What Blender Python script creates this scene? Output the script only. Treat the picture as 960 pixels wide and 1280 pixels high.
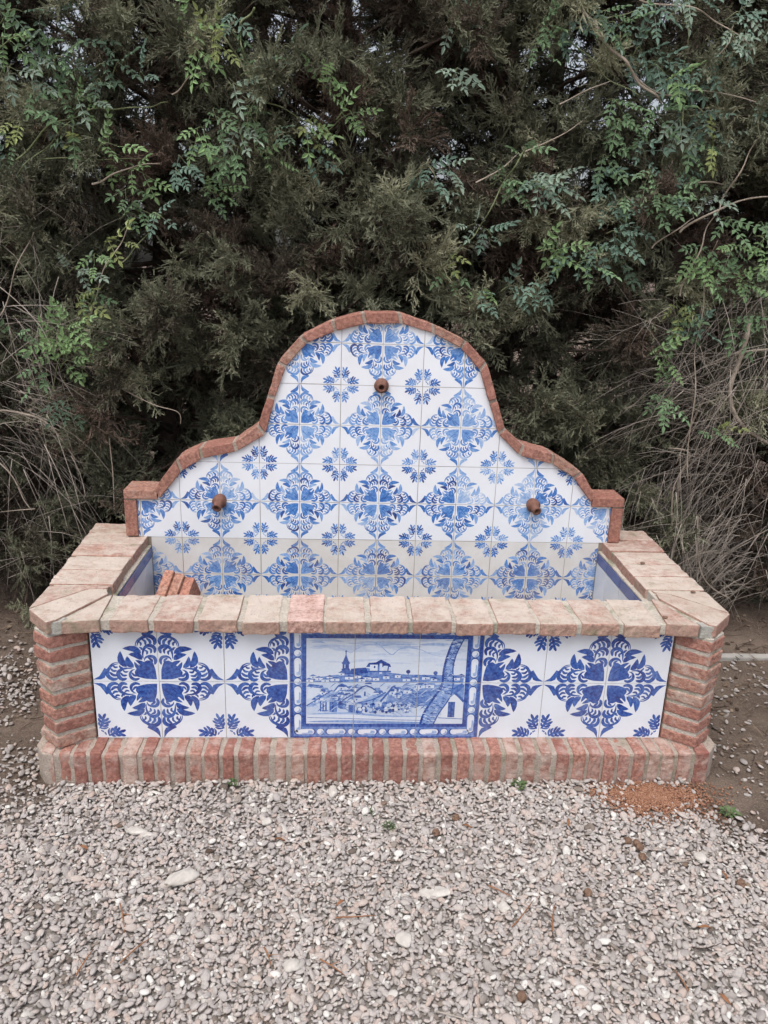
import bpy, bmesh, math, random
import numpy as np
from mathutils import Vector, Matrix, Euler, noise

for o in list(bpy.data.objects): bpy.data.objects.remove(o)
SC = bpy.context.scene
COL = SC.collection
R = math.radians
GZ = -0.10                                   # ground level; z = 0 is the top of the brick plinth

# ------------------------------------------------------------------ camera
F_PX, PITCH, YAW, ROLL = 971.05, .3043, .0596, -.0345
CAM = Vector((-.1552, -2.178, 1.4523))
_c, _s, _cp, _sp = math.cos(YAW), math.sin(YAW), math.cos(PITCH), math.sin(PITCH)
_fw = Vector((_s*_cp, _c*_cp, -_sp)); _up = Vector((_s*_sp, _c*_sp, _cp)); _rt = Vector((_c, -_s, 0))
_u = _rt*math.cos(ROLL) - _up*math.sin(ROLL); _v = _rt*math.sin(ROLL) + _up*math.cos(ROLL)
cd = bpy.data.cameras.new('camera'); cam = bpy.data.objects.new('camera', cd); COL.objects.link(cam)
cam.matrix_world = Matrix(((_u.x, _v.x, -_fw.x, CAM.x), (_u.y, _v.y, -_fw.y, CAM.y), (_u.z, _v.z, -_fw.z, CAM.z), (0, 0, 0, 1)))
cd.sensor_fit = 'VERTICAL'; cd.sensor_height = 36; cd.lens = F_PX/1280*36; cd.clip_start = .05; cd.clip_end = 600
SC.camera = cam
def on_y(px, py, Y):                         # a photo pixel met with the upright plane y = Y
    d = _fw + _u*((px-480)/F_PX) + _v*((640-py)/F_PX)
    return CAM + d*((Y-CAM.y)/d.y)
def on_z(px, py, Z=GZ):                      # ... and with a level plane
    d = _fw + _u*((px-480)/F_PX) + _v*((640-py)/F_PX)
    return CAM + d*((Z-CAM.z)/d.z)

# ------------------------------------------------------------------ sky, sun, exposure
SUN_EL, SUN_AZ = R(66), R(205)
w = bpy.data.worlds.new('World'); SC.world = w; w.use_nodes = True
nt = w.node_tree; nt.nodes.clear()
sky = nt.nodes.new('ShaderNodeTexSky'); sky.sky_type = 'NISHITA'; sky.sun_disc = False
sky.sun_elevation = SUN_EL; sky.sun_rotation = SUN_AZ; sky.air_density = 1.0; sky.dust_density = 6.0; sky.ozone_density = 1.0
hs = nt.nodes.new('ShaderNodeHueSaturation'); hs.inputs['Saturation'].default_value = .43; hs.inputs['Value'].default_value = 1.0
bg = nt.nodes.new('ShaderNodeBackground'); bg.inputs[1].default_value = .15
ow = nt.nodes.new('ShaderNodeOutputWorld')
nt.links.new(sky.outputs[0], hs.inputs['Color']); nt.links.new(hs.outputs[0], bg.inputs[0]); nt.links.new(bg.outputs[0], ow.inputs[0])
sl = bpy.data.lights.new('sun', 'SUN'); sl.energy = .6; sl.angle = R(40); sl.color = (1, .97, .93)
sun = bpy.data.objects.new('sun', sl); COL.objects.link(sun)
sun.rotation_euler = Vector((-math.sin(SUN_AZ)*math.cos(SUN_EL), -math.cos(SUN_AZ)*math.cos(SUN_EL), -math.sin(SUN_EL))).to_track_quat('-Z', 'Y').to_euler()
SC.view_settings.view_transform = 'Standard'; SC.view_settings.look = 'None'; SC.view_settings.gamma = 1
SC.view_settings.exposure = 0.45; SC.view_settings.use_curve_mapping = False
SC.render.engine = 'CYCLES'
SC.cycles.use_denoising = True
SC.cycles.max_bounces = 4; SC.cycles.diffuse_bounces = 2; SC.cycles.glossy_bounces = 2; SC.cycles.transmission_bounces = 2; SC.cycles.transparent_max_bounces = 4
SC.cycles.use_adaptive_sampling = True; SC.cycles.adaptive_threshold = .02

# ------------------------------------------------------------------ materials
class NG:
    def __init__(s, name, rough=.8, spec=.3):
        s.m = bpy.data.materials.new(name); s.m.use_nodes = True; s.t = s.m.node_tree; s.t.nodes.clear()
        s.out = s.n('ShaderNodeOutputMaterial'); s.b = s.n('ShaderNodeBsdfPrincipled')
        s.b.inputs['Roughness'].default_value = rough; s.b.inputs['Specular IOR Level'].default_value = spec
        s.l(s.b.outputs[0], s.out.inputs[0])
    def n(s, t, **k):
        x = s.t.nodes.new(t)
        for a, b in k.items(): setattr(x, a, b)
        return x
    def l(s, a, b): s.t.links.new(a, b)
    def coord(s, kind='Object'): return s.n('ShaderNodeTexCoord').outputs[kind]
    def pos(s): return s.n('ShaderNodeNewGeometry').outputs['Position']
    def noise(s, vec, scale, detail=4, rough=.55, dist=0):
        x = s.n('ShaderNodeTexNoise'); x.inputs['Scale'].default_value = scale; x.inputs['Detail'].default_value = detail
        x.inputs['Roughness'].default_value = rough; x.inputs['Distortion'].default_value = dist; s.l(vec, x.inputs['Vector']); return x.outputs['Fac']
    def ramp(s, fac, stops, interp='LINEAR'):
        x = s.n('ShaderNodeValToRGB'); e = x.color_ramp.elements; x.color_ramp.interpolation = interp
        while len(e) < len(stops): e.new(.5)
        for q, (p, c) in zip(e, stops):
            q.position = p; q.color = (c, c, c, 1) if isinstance(c, (int, float)) else (*c, 1)
        s.l(fac, x.inputs[0]); return x.outputs[0]
    def mix(s, fac, a, b, mode='MIX'):
        x = s.n('ShaderNodeMix', data_type='RGBA', blend_type=mode)
        for v, i in ((fac, 0), (a, 6), (b, 7)):
            if isinstance(v, (int, float)): x.inputs[i].default_value = v if i == 0 else (v, v, v, 1)
            elif isinstance(v, tuple): x.inputs[i].default_value = (*v, 1)
            else: s.l(v, x.inputs[i])
        return x.outputs[2]
    def math(s, op, a, b=0.0, clamp=False):
        x = s.n('ShaderNodeMath', operation=op, use_clamp=clamp)
        for v, i in ((a, 0), (b, 1)):
            if isinstance(v, (int, float)): x.inputs[i].default_value = v
            else: s.l(v, x.inputs[i])
        return x.outputs[0]
    def bump(s, h, strength=.5, dist=.004):
        x = s.n('ShaderNodeBump'); x.inputs['Strength'].default_value = strength; x.inputs['Distance'].default_value = dist
        s.l(h, x.inputs['Height']); s.l(x.outputs[0], s.b.inputs['Normal'])
    def col(s, c):
        if isinstance(c, tuple): s.b.inputs['Base Color'].default_value = (*c, 1)
        else: s.l(c, s.b.inputs['Base Color'])
    def rnd(s): return s.n('ShaderNodeObjectInfo').outputs['Random']

def brick_mat(name, dark, light, bloom, bloom_lo, bloom_hi, top_only=False, moss=0.0):
    g = NG(name, .9, .2); P = g.pos()
    rd = g.rnd(); base = g.mix(rd, dark, light)
    r2 = g.math('FRACT', g.math('MULTIPLY', rd, 7.31)); base = g.mix(g.ramp(r2, [(.55, 0), (1, .55)]), base, (.46, .335, .255)); r3 = g.math('FRACT', g.math('MULTIPLY', rd, 13.7)); base = g.mix(g.ramp(r3, [(.6, 0), (1, .5)]), base, (.25, .10, .085))
    n1 = g.noise(P, 14, 5, .6); n2 = g.noise(P, 90, 4, .65)
    base = g.mix(g.math('MULTIPLY', g.ramp(n1, [(.35, 0), (.7, 1)]), .45), base, (.50, .30, .22))
    base = g.mix(g.ramp(n2, [(.40, .75), (.60, 0)]), base, (.22, .10, .08))
    m = g.ramp(g.math('ADD', g.noise(P, 22, 6, .7), g.math('MULTIPLY', g.math('SUBTRACT', r2, .5), .22)), [(bloom_lo, 0), (bloom_hi, 1)])
    if top_only:
        nz = g.n('ShaderNodeSeparateXYZ'); g.l(g.n('ShaderNodeNewGeometry').outputs['Normal'], nz.inputs[0])
        m = g.math('MULTIPLY', m, g.ramp(nz.outputs[2], [(.55, .12), (.85, 1)]))
    base = g.mix(m, base, bloom)
    if moss:
        fl = g.ramp(g.noise(P, 4.5, 6, .7), [(.42, 0), (.68, .55)]); base = g.mix(fl, base, (.44, .385, .31))
        mm = g.ramp(g.noise(P, 9, 5, .7), [(.60, 0), (.74, moss)]); base = g.mix(mm, base, (.17, .17, .095))
        sp = g.ramp(g.noise(P, 130, 2, .5), [(.66, 0), (.74, .6)]); base = g.mix(sp, base, (.14, .12, .10))
    g.col(base)
    h = g.math('ADD', g.math('MULTIPLY', g.noise(P, 60, 5, .7), .7), g.math('MULTIPLY', g.noise(P, 260, 3, .6), .3))
    g.bump(h, .9, .009); return g.m
M = {}
M['brick'] = brick_mat('red_brick', (.38, .175, .14), (.50, .265, .215), (.54, .45, .39), .54, .78)
M['plinth'] = brick_mat('plinth_brick', (.33, .135, .115), (.47, .235, .19), (.53, .42, .37), .46, .74)
M['cope'] = brick_mat('coping_brick', (.44, .22, .18), (.54, .31, .25), (.60, .515, .46), .26, .60, True, .7)
M['pinkbrick'] = brick_mat('pink_brick', (.64, .40, .37), (.68, .43, .39), (.70, .52, .48), .45, .75, True)
M['arch'] = brick_mat('arch_brick', (.38, .17, .135), (.50, .25, .205), (.50, .40, .33), .60, .85)
M['loose'] = brick_mat('loose_brick', (.70, .31, .22), (.76, .37, .27), (.70, .50, .41), .60, .9)

def mortar_mat(name, a, b, moss):
    g = NG(name, .95, .1); P = g.pos()
    c = g.mix(g.ramp(g.noise(P, 30, 5, .65), [(.3, 0), (.7, 1)]), a, b)
    c = g.mix(g.ramp(g.noise(P, 180, 3, .6), [(.3, .5), (.55, 0)]), c, (.20, .17, .14))
    if moss: c = g.mix(g.ramp(g.noise(P, 7, 4, .7), [(.52, 0), (.66, moss)]), c, (.13, .15, .065))
    g.col(c); g.bump(g.noise(P, 170, 5, .7), .9, .006); return g.m
M['mortar'] = mortar_mat('grey_mortar', (.40, .33, .285), (.52, .445, .385), .40)
M['copemortar'] = mortar_mat('coping_mortar', (.52, .47, .41), (.64, .59, .52), .65)
M['render'] = mortar_mat('wall_render', (.30, .25, .21), (.40, .34, .29), .2)
M['grout'] = mortar_mat('tile_grout', (.56, .53, .50), (.66, .63, .60), 0)
M['cement'] = mortar_mat('cement_patch', (.40, .40, .37), (.52, .51, .47), .3)

def glaze(name, white, dirt, front):
    g = NG(name, .12, .5); P = g.pos()
    a = g.n('ShaderNodeAttribute', attribute_name='ink').outputs['Fac']
    n = g.noise(P, 95 if front else 130, 4, .6); n2 = g.noise(P, 9, 3)
    k = g.math('MULTIPLY', a, g.math('ADD', g.ramp(n, [(.3, .62), (.7, 1.12)]), g.math('MULTIPLY', g.math('SUBTRACT', n2, .5), .5)), True)
    if front: stops = [(0, white), (.12, (.56, .65, .80)), (.35, (.25, .38, .68)), (.62, (.060, .15, .47)), (.85, (.024, .072, .32)), (1, (.018, .035, .21))]
    else: stops = [(0, white), (.12, (.60, .70, .86)), (.35, (.24, .42, .76)), (.58, (.050, .20, .58)), (.8, (.040, .115, .39)), (1, (.03, .045, .20))]
    c = g.ramp(k, stops)
    d = g.ramp(g.noise(P, 5, 6, .7, .4), [(.42, 0), (.75, dirt)])
    c = g.mix(d, c, (.46, .40, .33))
    sp = g.ramp(g.noise(P, 60, 2, .5), [(.74, 0), (.80, dirt*1.3)]); c = g.mix(sp, c, (.42, .33, .25))
    g.col(c); g.l(g.ramp(g.noise(P, 25, 4), [(.3, .08), (.8, .30)]), g.b.inputs['Roughness'])
    g.bump(g.noise(P, 16, 2, .4), .10, .004); return g.m
M['glaze_front'] = glaze('glazed_tile_front', (.76, .80, .88), .20, True)
M['glaze_back'] = glaze('glazed_tile_back', (.83, .86, .93), .13, False)
M['glaze_basin'] = glaze('glazed_tile_basin', (.735, .73, .725), .42, False)  # duller, beiger glaze with heavier mottling for back tiles below the rim

def simple(name, c1, c2, scale, rough=.8, bump=.3, bs=80, spec=.3):
    g = NG(name, rough, spec); P = g.coord()
    c = g.mix(g.ramp(g.noise(P, scale, 4), [(.3, 0), (.7, 1)]), c1, c2); g.col(c)
    if bump: g.bump(g.noise(P, bs, 4), bump, .003)
    return g.m
M['strip'] = simple('blue_strip_glaze', (.065, .085, .24), (.10, .125, .31), 8, .2, .08, 20, .5)
M['plain'] = simple('plain_white_glaze', (.62, .64, .68), (.74, .76, .80), 5, .18, .05, 20, .5)
M['spout'] = simple('rusty_spout', (.13, .060, .046), (.23, .115, .085), 60, .75, .6, 200)
M['bark'] = simple('cypress_bark', (.075, .052, .040), (.13, .10, .082), 25, .95, .8, 60)
M['stone'] = simple('pale_stone', (.42, .39, .36), (.60, .57, .53), 40, .85, .5, 120)
M['kerb'] = simple('concrete_kerb', (.30, .29, .27), (.40, .38, .36), 20, .9, .4, 120)
M['cone'] = simple('brown_cone', (.13, .075, .05), (.22, .14, .10), 60, .85, .7, 150)
M['deadleaf'] = simple('dead_leaf', (.20, .09, .045), (.34, .17, .09), 40, .8, .2, 100)
M['twig'] = simple('dry_twig', (.27, .23, .20), (.46, .41, .36), 12, .9, .3, 100)
M['thicktwig'] = simple('vine_bark', (.30, .245, .195), (.48, .41, .34), 10, .9, .5, 60)
M['greenstem'] = simple('green_stem', (.11, .14, .06), (.20, .22, .12), 10, .6, .1, 60)
M['weed'] = simple('weed_leaf', (.07, .115, .045), (.12, .17, .075), 30, .6, .1, 80)

def leafy(name, stops, attr, attr_type, trans=.35, rough=.6):
    g = NG(name, rough, .25)
    a = g.n('ShaderNodeAttribute', attribute_name=attr, attribute_type=attr_type).outputs['Fac'] if attr else g.rnd()
    if attr is None:
        c = g.n('ShaderNodeObjectInfo').outputs['Color']
        c = g.mix(g.math('MULTIPLY', g.noise(g.coord(), 60, 2), .35), c, (.03, .06, .03))
    else:
        c = g.ramp(a, stops)
        c = g.mix(g.math('MULTIPLY', g.noise(g.coord(), 45, 2), .4), c, (.05, .046, .033))
    g.col(c)
    tr = g.n('ShaderNodeBsdfTranslucent'); g.l(c, tr.inputs[0])
    mx = g.n('ShaderNodeMixShader'); mx.inputs[0].default_value = trans
    g.l(g.b.outputs[0], mx.inputs[1]); g.l(tr.outputs[0], mx.inputs[2]); g.l(mx.outputs[0], g.out.inputs[0])
    return g.m
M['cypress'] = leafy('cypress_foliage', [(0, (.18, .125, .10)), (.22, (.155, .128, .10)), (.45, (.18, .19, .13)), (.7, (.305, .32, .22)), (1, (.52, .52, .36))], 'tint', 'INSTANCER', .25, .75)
M['jasmine'] = leafy('jasmine_leaf', None, None, None, .3, .45)

def pebble_mat():
    g = NG('gravel_pebble', .85, .25)
    a = g.n('ShaderNodeAttribute', attribute_name='tint', attribute_type='INSTANCER').outputs['Fac']
    c = g.ramp(a, [(0, (.12, .095, .080)), (.12, (.235, .195, .165)), (.3, (.335, .305, .29)), (.5, (.43, .40, .385)), (.68, (.50, .445, .42)), (.82, (.47, .375, .33)), (.9, (.55, .525, .49)), (1, (.68, .66, .63))])
    c = g.mix(g.math('MULTIPLY', g.noise(g.coord(), 2.2, 4), .25), c, (.24, .21, .19))
    g.col(c); g.bump(g.noise(g.coord(), 6, 3), .25, .1); return g.m
M['pebble'] = pebble_mat()
def grit_mat():
    g = NG('orange_grit', .9, .15)
    a = g.n('ShaderNodeAttribute', attribute_name='tint', attribute_type='INSTANCER').outputs['Fac']
    g.col(g.ramp(a, [(0, (.15, .070, .045)), (.5, (.27, .135, .085)), (1, (.40, .24, .165))])); return g.m
M['grit'] = grit_mat()
def litter_mat():
    g = NG('hedge_litter', .95, .1)
    a = g.n('ShaderNodeAttribute', attribute_name='tint', attribute_type='INSTANCER').outputs['Fac']
    g.col(g.ramp(a, [(0, (.06, .043, .033)), (.5, (.13, .09, .068)), (1, (.26, .20, .15))])); return g.m
M['litter'] = litter_mat()
def soil_mat():
    g = NG('soil', .97, .1); P = g.pos()
    c = g.mix(g.ramp(g.noise(P, 3, 6, .6), [(.35, 0), (.68, 1)]), (.085, .062, .050), (.20, .155, .125))
    c = g.mix(g.ramp(g.noise(P, 160, 4, .6), [(.5, 0), (.72, .6)]), c, (.30, .25, .21))
    c = g.mix(g.n('ShaderNodeAttribute', attribute_name='dust').outputs['Fac'], c, g.mix(g.noise(P, 200, 4), (.20, .175, .16), (.36, .325, .30)))
    g.col(c); g.bump(g.noise(P, 120, 6, .7), .9, .01); return g.m
M['soil'] = soil_mat()

# ------------------------------------------------------------------ object helpers
ABS = {}
def put(name, me, mat, loc=(0, 0, 0), parent=None, label=None, cat=None, group=None, kind=None, rot=None):
    o = bpy.data.objects.new(name, me); COL.objects.link(o)
    loc = Vector(loc); ABS[o.name] = loc
    if parent is not None: o.parent = parent; loc = loc - ABS[parent.name]
    o.location = loc
    if rot is not None: o.rotation_euler = rot
    if mat is not None and me is not None and len(me.materials) == 0: me.materials.append(mat)
    for k, v in (('label', label), ('category', cat), ('group', group), ('kind', kind)):
        if v: o[k] = v
    return o
def empty(name, loc, label, cat, group=None):
    o = put(name, None, None, loc, None, label, cat, group); o.empty_display_size = .1; return o
def bm_mesh(bm, name, smooth=False):
    me = bpy.data.meshes.new(name); bm.to_mesh(me); bm.free()
    if smooth: me.polygons.foreach_set('use_smooth', [True]*len(me.polygons))
    return me
def rough_prism(poly, lo, hi, axis='z', seed=0, bev=.004, amp=.0018, maxlen=.035, sag=0):
    """a prism over a 2D outline with worn edges and an uneven face; returns (mesh, centre)"""
    f = (lambda a, b, c: Vector((a, b, c))) if axis == 'z' else (lambda a, b, c: Vector((a, c, b)))
    n = len(poly); bm = bmesh.new()
    A = [bm.verts.new(f(*p, lo)) for p in poly]; B = [bm.verts.new(f(*p, hi)) for p in poly]
    bm.faces.new(A); bm.faces.new(B)
    for i in range(n): bm.faces.new((A[i], A[(i+1) % n], B[(i+1) % n], B[i]))
    bmesh.ops.recalc_face_normals(bm, faces=bm.faces)
    if bev: bmesh.ops.bevel(bm, geom=list(bm.edges), offset=bev, segments=2, profile=.6, affect='EDGES')
    for _ in range(3):
        es = [e for e in bm.edges if e.calc_length() > maxlen]
        if not es: break
        bmesh.ops.subdivide_edges(bm, edges=es, cuts=1, use_grid_fill=True)
    bm.normal_update()
    s = Vector((seed*7.31, seed*3.17, seed*1.9))
    for v in bm.verts:
        d = noise.noise(v.co*24+s)*.45 + noise.noise(v.co*75+s)*.4 - .9*max(0, noise.noise(v.co*40+s*2)-.42)
        v.co += v.normal*d*amp
    c = Vector((0, 0, 0))
    for v in bm.verts: c += v.co
    c /= len(bm.verts)
    for v in bm.verts: v.co -= c
    bmesh.ops.triangulate(bm, faces=[q for q in bm.faces if len(q.verts) > 4])
    return bm_mesh(bm, 'brick_mesh', False), c
def tube_arrays(paths, sides=4):
    """paths: list of (points, radii) -> one mesh of tapered tubes"""
    V, Fc = [], []
    for pts, rad in paths:
        b = len(V); n = len(pts)
        for i, p in enumerate(pts):
            t = (pts[min(i+1, n-1)] - pts[max(i-1, 0)])
            t = t.normalized() if t.length > 1e-9 else Vector((0, 0, 1))
            a = t.cross(Vector((.31, .87, .38))).normalized(); c = t.cross(a)
            for k in range(sides):
                q = 2*math.pi*k/sides; V.append(p + (a*math.cos(q)+c*math.sin(q))*rad[i])
        for i in range(n-1):
            for k in range(sides):
                k2 = (k+1) % sides
                Fc.append((b+i*sides+k, b+i*sides+k2, b+(i+1)*sides+k2, b+(i+1)*sides+k))
        Fc.append(tuple(b+k for k in range(sides))[::-1]); Fc.append(tuple(b+(n-1)*sides+k for k in range(sides)))
    me = bpy.data.meshes.new('tubes'); me.from_pydata([tuple(v) for v in V], [], Fc); 
    me.polygons.foreach_set('use_smooth', [True]*len(me.polygons)); return me
def spline(P, per=6):
    P = [Vector(p) for p in P]; out = []
    for i in range(len(P)-1):
        a, b, c, d = P[max(i-1, 0)], P[i], P[i+1], P[min(i+2, len(P)-1)]
        for k in range(per):
            t = k/per
            out.append(.5*((2*b)+(c-a)*t+(2*a-5*b+4*c-d)*t*t+(3*b-a-3*c+d)*t**3))
    out.append(P[-1]); return out
def src_collection(name, meshes):
    c = bpy.data.collections.new(name)
    for i, me in enumerate(meshes):
        c.objects.link(bpy.data.objects.new('%s_%02d' % (name, i), me))
    return c
def scatter(name, pts, rots, scl, idx, tint, coll, parent=None, loc=(0, 0, 0), **kw):
    """a mass of small pieces as one object: points that carry the pieces of a collection"""
    n = len(pts); me = bpy.data.meshes.new(name); me.vertices.add(n)
    loc = Vector(loc)
    me.vertices.foreach_set('co', (np.asarray(pts, float)-np.array(loc)).astype(np.float32).ravel())
    for nm, ty, da, key in (('rot', 'FLOAT_VECTOR', rots, 'vector'), ('scl', 'FLOAT_VECTOR', scl, 'vector'), ('idx', 'INT', idx, 'value'), ('tint', 'FLOAT', tint, 'value')):
        at = me.attributes.new(nm, ty, 'POINT'); at.data.foreach_set(key, np.asarray(da, np.int32 if ty == 'INT' else np.float32).ravel())
    o = put(name, me, None, loc, parent, **kw)
    g = bpy.data.node_groups.new(name, 'GeometryNodeTree')
    g.interface.new_socket('Geometry', in_out='INPUT', socket_type='NodeSocketGeometry'); g.interface.new_socket('Geometry', in_out='OUTPUT', socket_type='NodeSocketGeometry')
    N = g.nodes.new; gi, go = N('NodeGroupInput'), N('NodeGroupOutput')
    ci = N('GeometryNodeCollectionInfo'); ci.inputs['Collection'].default_value = coll; ci.inputs['Separate Children'].default_value = True; ci.inputs['Reset Children'].default_value = True
    ip = N('GeometryNodeInstanceOnPoints'); ip.inputs['Pick Instance'].default_value = True
    def na(nm, ty): x = N('GeometryNodeInputNamedAttribute'); x.data_type = ty; x.inputs[0].default_value = nm; return x.outputs[0]
    er = N('FunctionNodeEulerToRotation'); L = g.links.new
    L(gi.outputs[0], ip.inputs['Points']); L(ci.outputs[0], ip.inputs['Instance']); L(na('idx', 'INT'), ip.inputs['Instance Index'])
    L(na('rot', 'FLOAT_VECTOR'), er.inputs[0]); L(er.outputs[0], ip.inputs['Rotation']); L(na('scl', 'FLOAT_VECTOR'), ip.inputs['Scale'])
    L(ip.outputs[0], go.inputs[0])
    o.modifiers.new('scatter', 'NODES').node_group = g
    return o

# ------------------------------------------------------------------ ground
def ground_h(x, y):
    h = .006*noise.noise(Vector((x*2.1, y*2.1, 3.3))) + .002*noise.noise(Vector((x*7, y*7, 1.1)))
    side = max(0, abs(x)-1.15)
    if y > -.1: h += min(.05, side*.05)*min(1, y+.1)
    return GZ - .010 + h
def build_ground():
    g1 = np.concatenate([[-250, -120, -60, -30, -15, -9], np.arange(-6, 6.01, .08), [9, 15, 30, 60, 120, 250]])
    V = [(x, y, ground_h(x, y) if abs(x) < 8 and abs(y) < 8 else GZ-.012) for y in g1 for x in g1]; n = len(g1)
    Fc = [(j*n+i, j*n+i+1, (j+1)*n+i+1, (j+1)*n+i) for j in range(n-1) for i in range(n-1)]
    me = bpy.data.meshes.new('ground'); me.from_pydata(V, [], Fc)
    def dust(x, y):
        k = max(0, min(1, (.30-y)/.5))
        if x > .95: k *= max(0, min(1, (-.30-.6*(x-.95)-y)/.25))
        if x < -1.0: k *= max(0, min(1, (-.10-y)/.25))
        return max(0, k-.25*max(0, noise.noise(Vector((x*4, y*4, 2)))))
    at = me.attributes.new('dust', 'FLOAT', 'POINT'); at.data.foreach_set('value', [dust(v[0], v[1]) for v in V]); me.polygons.foreach_set('use_smooth', [True]*len(Fc))
    put('ground', me, M['soil'], kind='structure', label='brown soil under the gravel and the hedge', cat='ground')
build_ground()

# ------------------------------------------------------------------ tile print: flat painted shapes in tile units
def ribbon(pts, wmax, prof='leaf', ink=1.0, per=4, lay=1):
    P = spline([(p[0], p[1], 0) for p in pts], per); n = len(P); L, Rr = [], []
    for i, p in enumerate(P):
        t = i/(n-1); a = P[max(i-1, 0)]; b = P[min(i+1, n-1)]; d = (b-a)
        d = d.normalized() if d.length else Vector((1, 0, 0)); nn = Vector((-d.y, d.x, 0))
        wv = {'leaf': math.sin(math.pi*min(1, max(0, t)))**.6, 'blade': math.sin(math.pi*t**.85)**.95, 'hook': math.sin(math.pi*t**.62)**.8, 'line': 1.0, 'tip': (1-t)**.55*min(1, .35+3*t)}[prof]*wmax/2
        L.append((p.x+nn.x*wv, p.y+nn.y*wv)); Rr.append((p.x-nn.x*wv, p.y-nn.y*wv))
    return [([L[i], L[i+1], Rr[i+1], Rr[i]], ink, lay) for i in range(n-1)]
def poly(pts, ink, lay=1):
    cx = sum(p[0] for p in pts)/len(pts); cy = sum(p[1] for p in pts)/len(pts)
    return [([(cx, cy), pts[i], pts[(i+1) % len(pts)]], ink, lay) for i in range(len(pts))]
def rect(x0, y0, x1, y1, ink, lay=1): return [([(x0, y0), (x1, y0), (x1, y1), (x0, y1)], ink, lay)]
def disc(x, y, r, ink, lay=1, n=9, ry=None):
    return poly([(x+r*math.cos(2*math.pi*k/n), y+(ry or r)*math.sin(2*math.pi*k/n)) for k in range(n)], ink, lay)
def motif(seed, front):
    """quarter of the ornament: its middle at (0,0), the leaf sprig at (1,1)"""
    rn = random.Random(seed); out = []
    U = lambda p: ((p[0]-36)/868, (p[1]-33)/745)
    vary = (lambda: rn.uniform(.80, 1.0)) if front else (lambda: rn.choice((.42, .6, .72, .85, .95))*rn.uniform(.8, 1.1))
    hooks = [([(285, 72), (350, 58), (402, 84), (412, 132), (386, 172), (340, 188)], 44, 'hook'), ([(308, 110), (356, 106), (390, 146)], 32, 'leaf'),
             ([(452, 72), (520, 60), (562, 94), (564, 142), (522, 182), (446, 200), (368, 196)], 50, 'hook'), ([(448, 112), (508, 108), (538, 150)], 34, 'leaf'), ([(432, 160), (478, 150), (504, 182)], 28, 'leaf'),
             ([(570, 70), (640, 58), (694, 90), (708, 140), (682, 196), (632, 238), (545, 262)], 52, 'hook'), ([(568, 116), (630, 110), (684, 158)], 36, 'leaf'), ([(576, 168), (628, 164), (664, 204)], 32, 'leaf'), ([(562, 216), (602, 212), (628, 240)], 28, 'leaf'),
             ([(500, 216), (528, 208), (545, 240)], 28, 'leaf'), ([(706, 170), (672, 232), (610, 268), (540, 276)], 16, 'leaf'),
             ([(452, 216), (518, 300), (520, 424)], 84, 'blade'), ([(358, 212), (424, 266), (440, 358)], 78, 'blade'), ([(232, 196), (300, 206), (352, 288)], 64, 'blade')]
    sprig = [([(880, 655), (838, 600), (815, 540), (812, 500)], 34, 'leaf'), ([(815, 535), (790, 490), (762, 450)], 32, 'leaf'), ([(820, 535), (860, 500), (884, 455)], 32, 'leaf'),
             ([(822, 562), (760, 540), (712, 514)], 28, 'leaf'), ([(832, 592), (750, 578), (686, 546)], 28, 'leaf'), ([(832, 572), (872, 552), (894, 512)], 28, 'leaf'),
             ([(845, 612), (882, 602), (896, 566)], 26, 'leaf'), ([(838, 628), (770, 618), (722, 598)], 28, 'leaf'), ([(875, 648), (805, 652), (748, 640)], 20, 'leaf')]
    blob = [(62, 64), (130, 58), (215, 64), (290, 84), (345, 104), (356, 150), (330, 182), (300, 205), (275, 232), (258, 252)]
    k = 1 if front else .90
    for half in (0, 1):
        sw = (lambda p: (p[1], p[0])) if half else (lambda p: p)
        for pts, wd, pr in hooks+sprig:
            if (pts, wd, pr) not in hooks: wd *= 1.3; pts = [(x if y > 640 else 822+(x-822)*.78, y) for x, y in pts]
            q = [U((x+rn.uniform(-3, 3), y+rn.uniform(-3, 3))) for x, y in pts]
            out += ribbon([sw(p) for p in q], wd/800*k*rn.uniform(.88, 1.1), pr, vary(), 3)
        out += poly([sw(U((x+rn.uniform(-3, 3), y+rn.uniform(-2, 2)))) for x, y in ((714, 190), (728, 120), (750, 76), (800, 58), (902, 52), (856, 74), (816, 104), (780, 150), (742, 204))], vary(), 1)
        for x, y, r in ((803, 712, 13), (846, 682, 11), (742, 657, 9)):
            u, v = sw(U((x, y))); out += disc(u, v, r/800, vary()*.9, 1, 6)
    b = [U((x+rn.uniform(-5, 5), y+rn.uniform(-4, 4))) for x, y in blob]
    out += poly(b+[(v, u) for u, v in reversed(b[1:])], rn.uniform(.85, .95) if front else rn.uniform(.5, .66), 0)
    b2 = [((u-.17)*.7+.17, (v-.17)*.7+.17) for u, v in b]
    for t in range(4):                                       # brush veins in the middle leaf
        u0, v0 = rn.uniform(.04, .2), rn.uniform(.06, .2)
        out += ribbon([(u0, v0), (u0+.06, v0+.05), (u0+.12, v0+.08+rn.uniform(-.03, .05))], .02, 'leaf', 1.0 if front else .8, 2, 2)
    return out
def clip_half(pg, nx, ny, d):                                # keep nx*x + ny*y <= d
    out = []; n = len(pg)
    for i in range(n):
        a, b = pg[i], pg[(i+1) % n]; fa = nx*a[0]+ny*a[1]-d; fb = nx*b[0]+ny*b[1]-d
        if fa <= 0: out.append(a)
        if (fa < 0 < fb) or (fb < 0 < fa):
            t = fa/(fa-fb); out.append((a[0]+(b[0]-a[0])*t, a[1]+(b[1]-a[1])*t))
    return out
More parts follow.
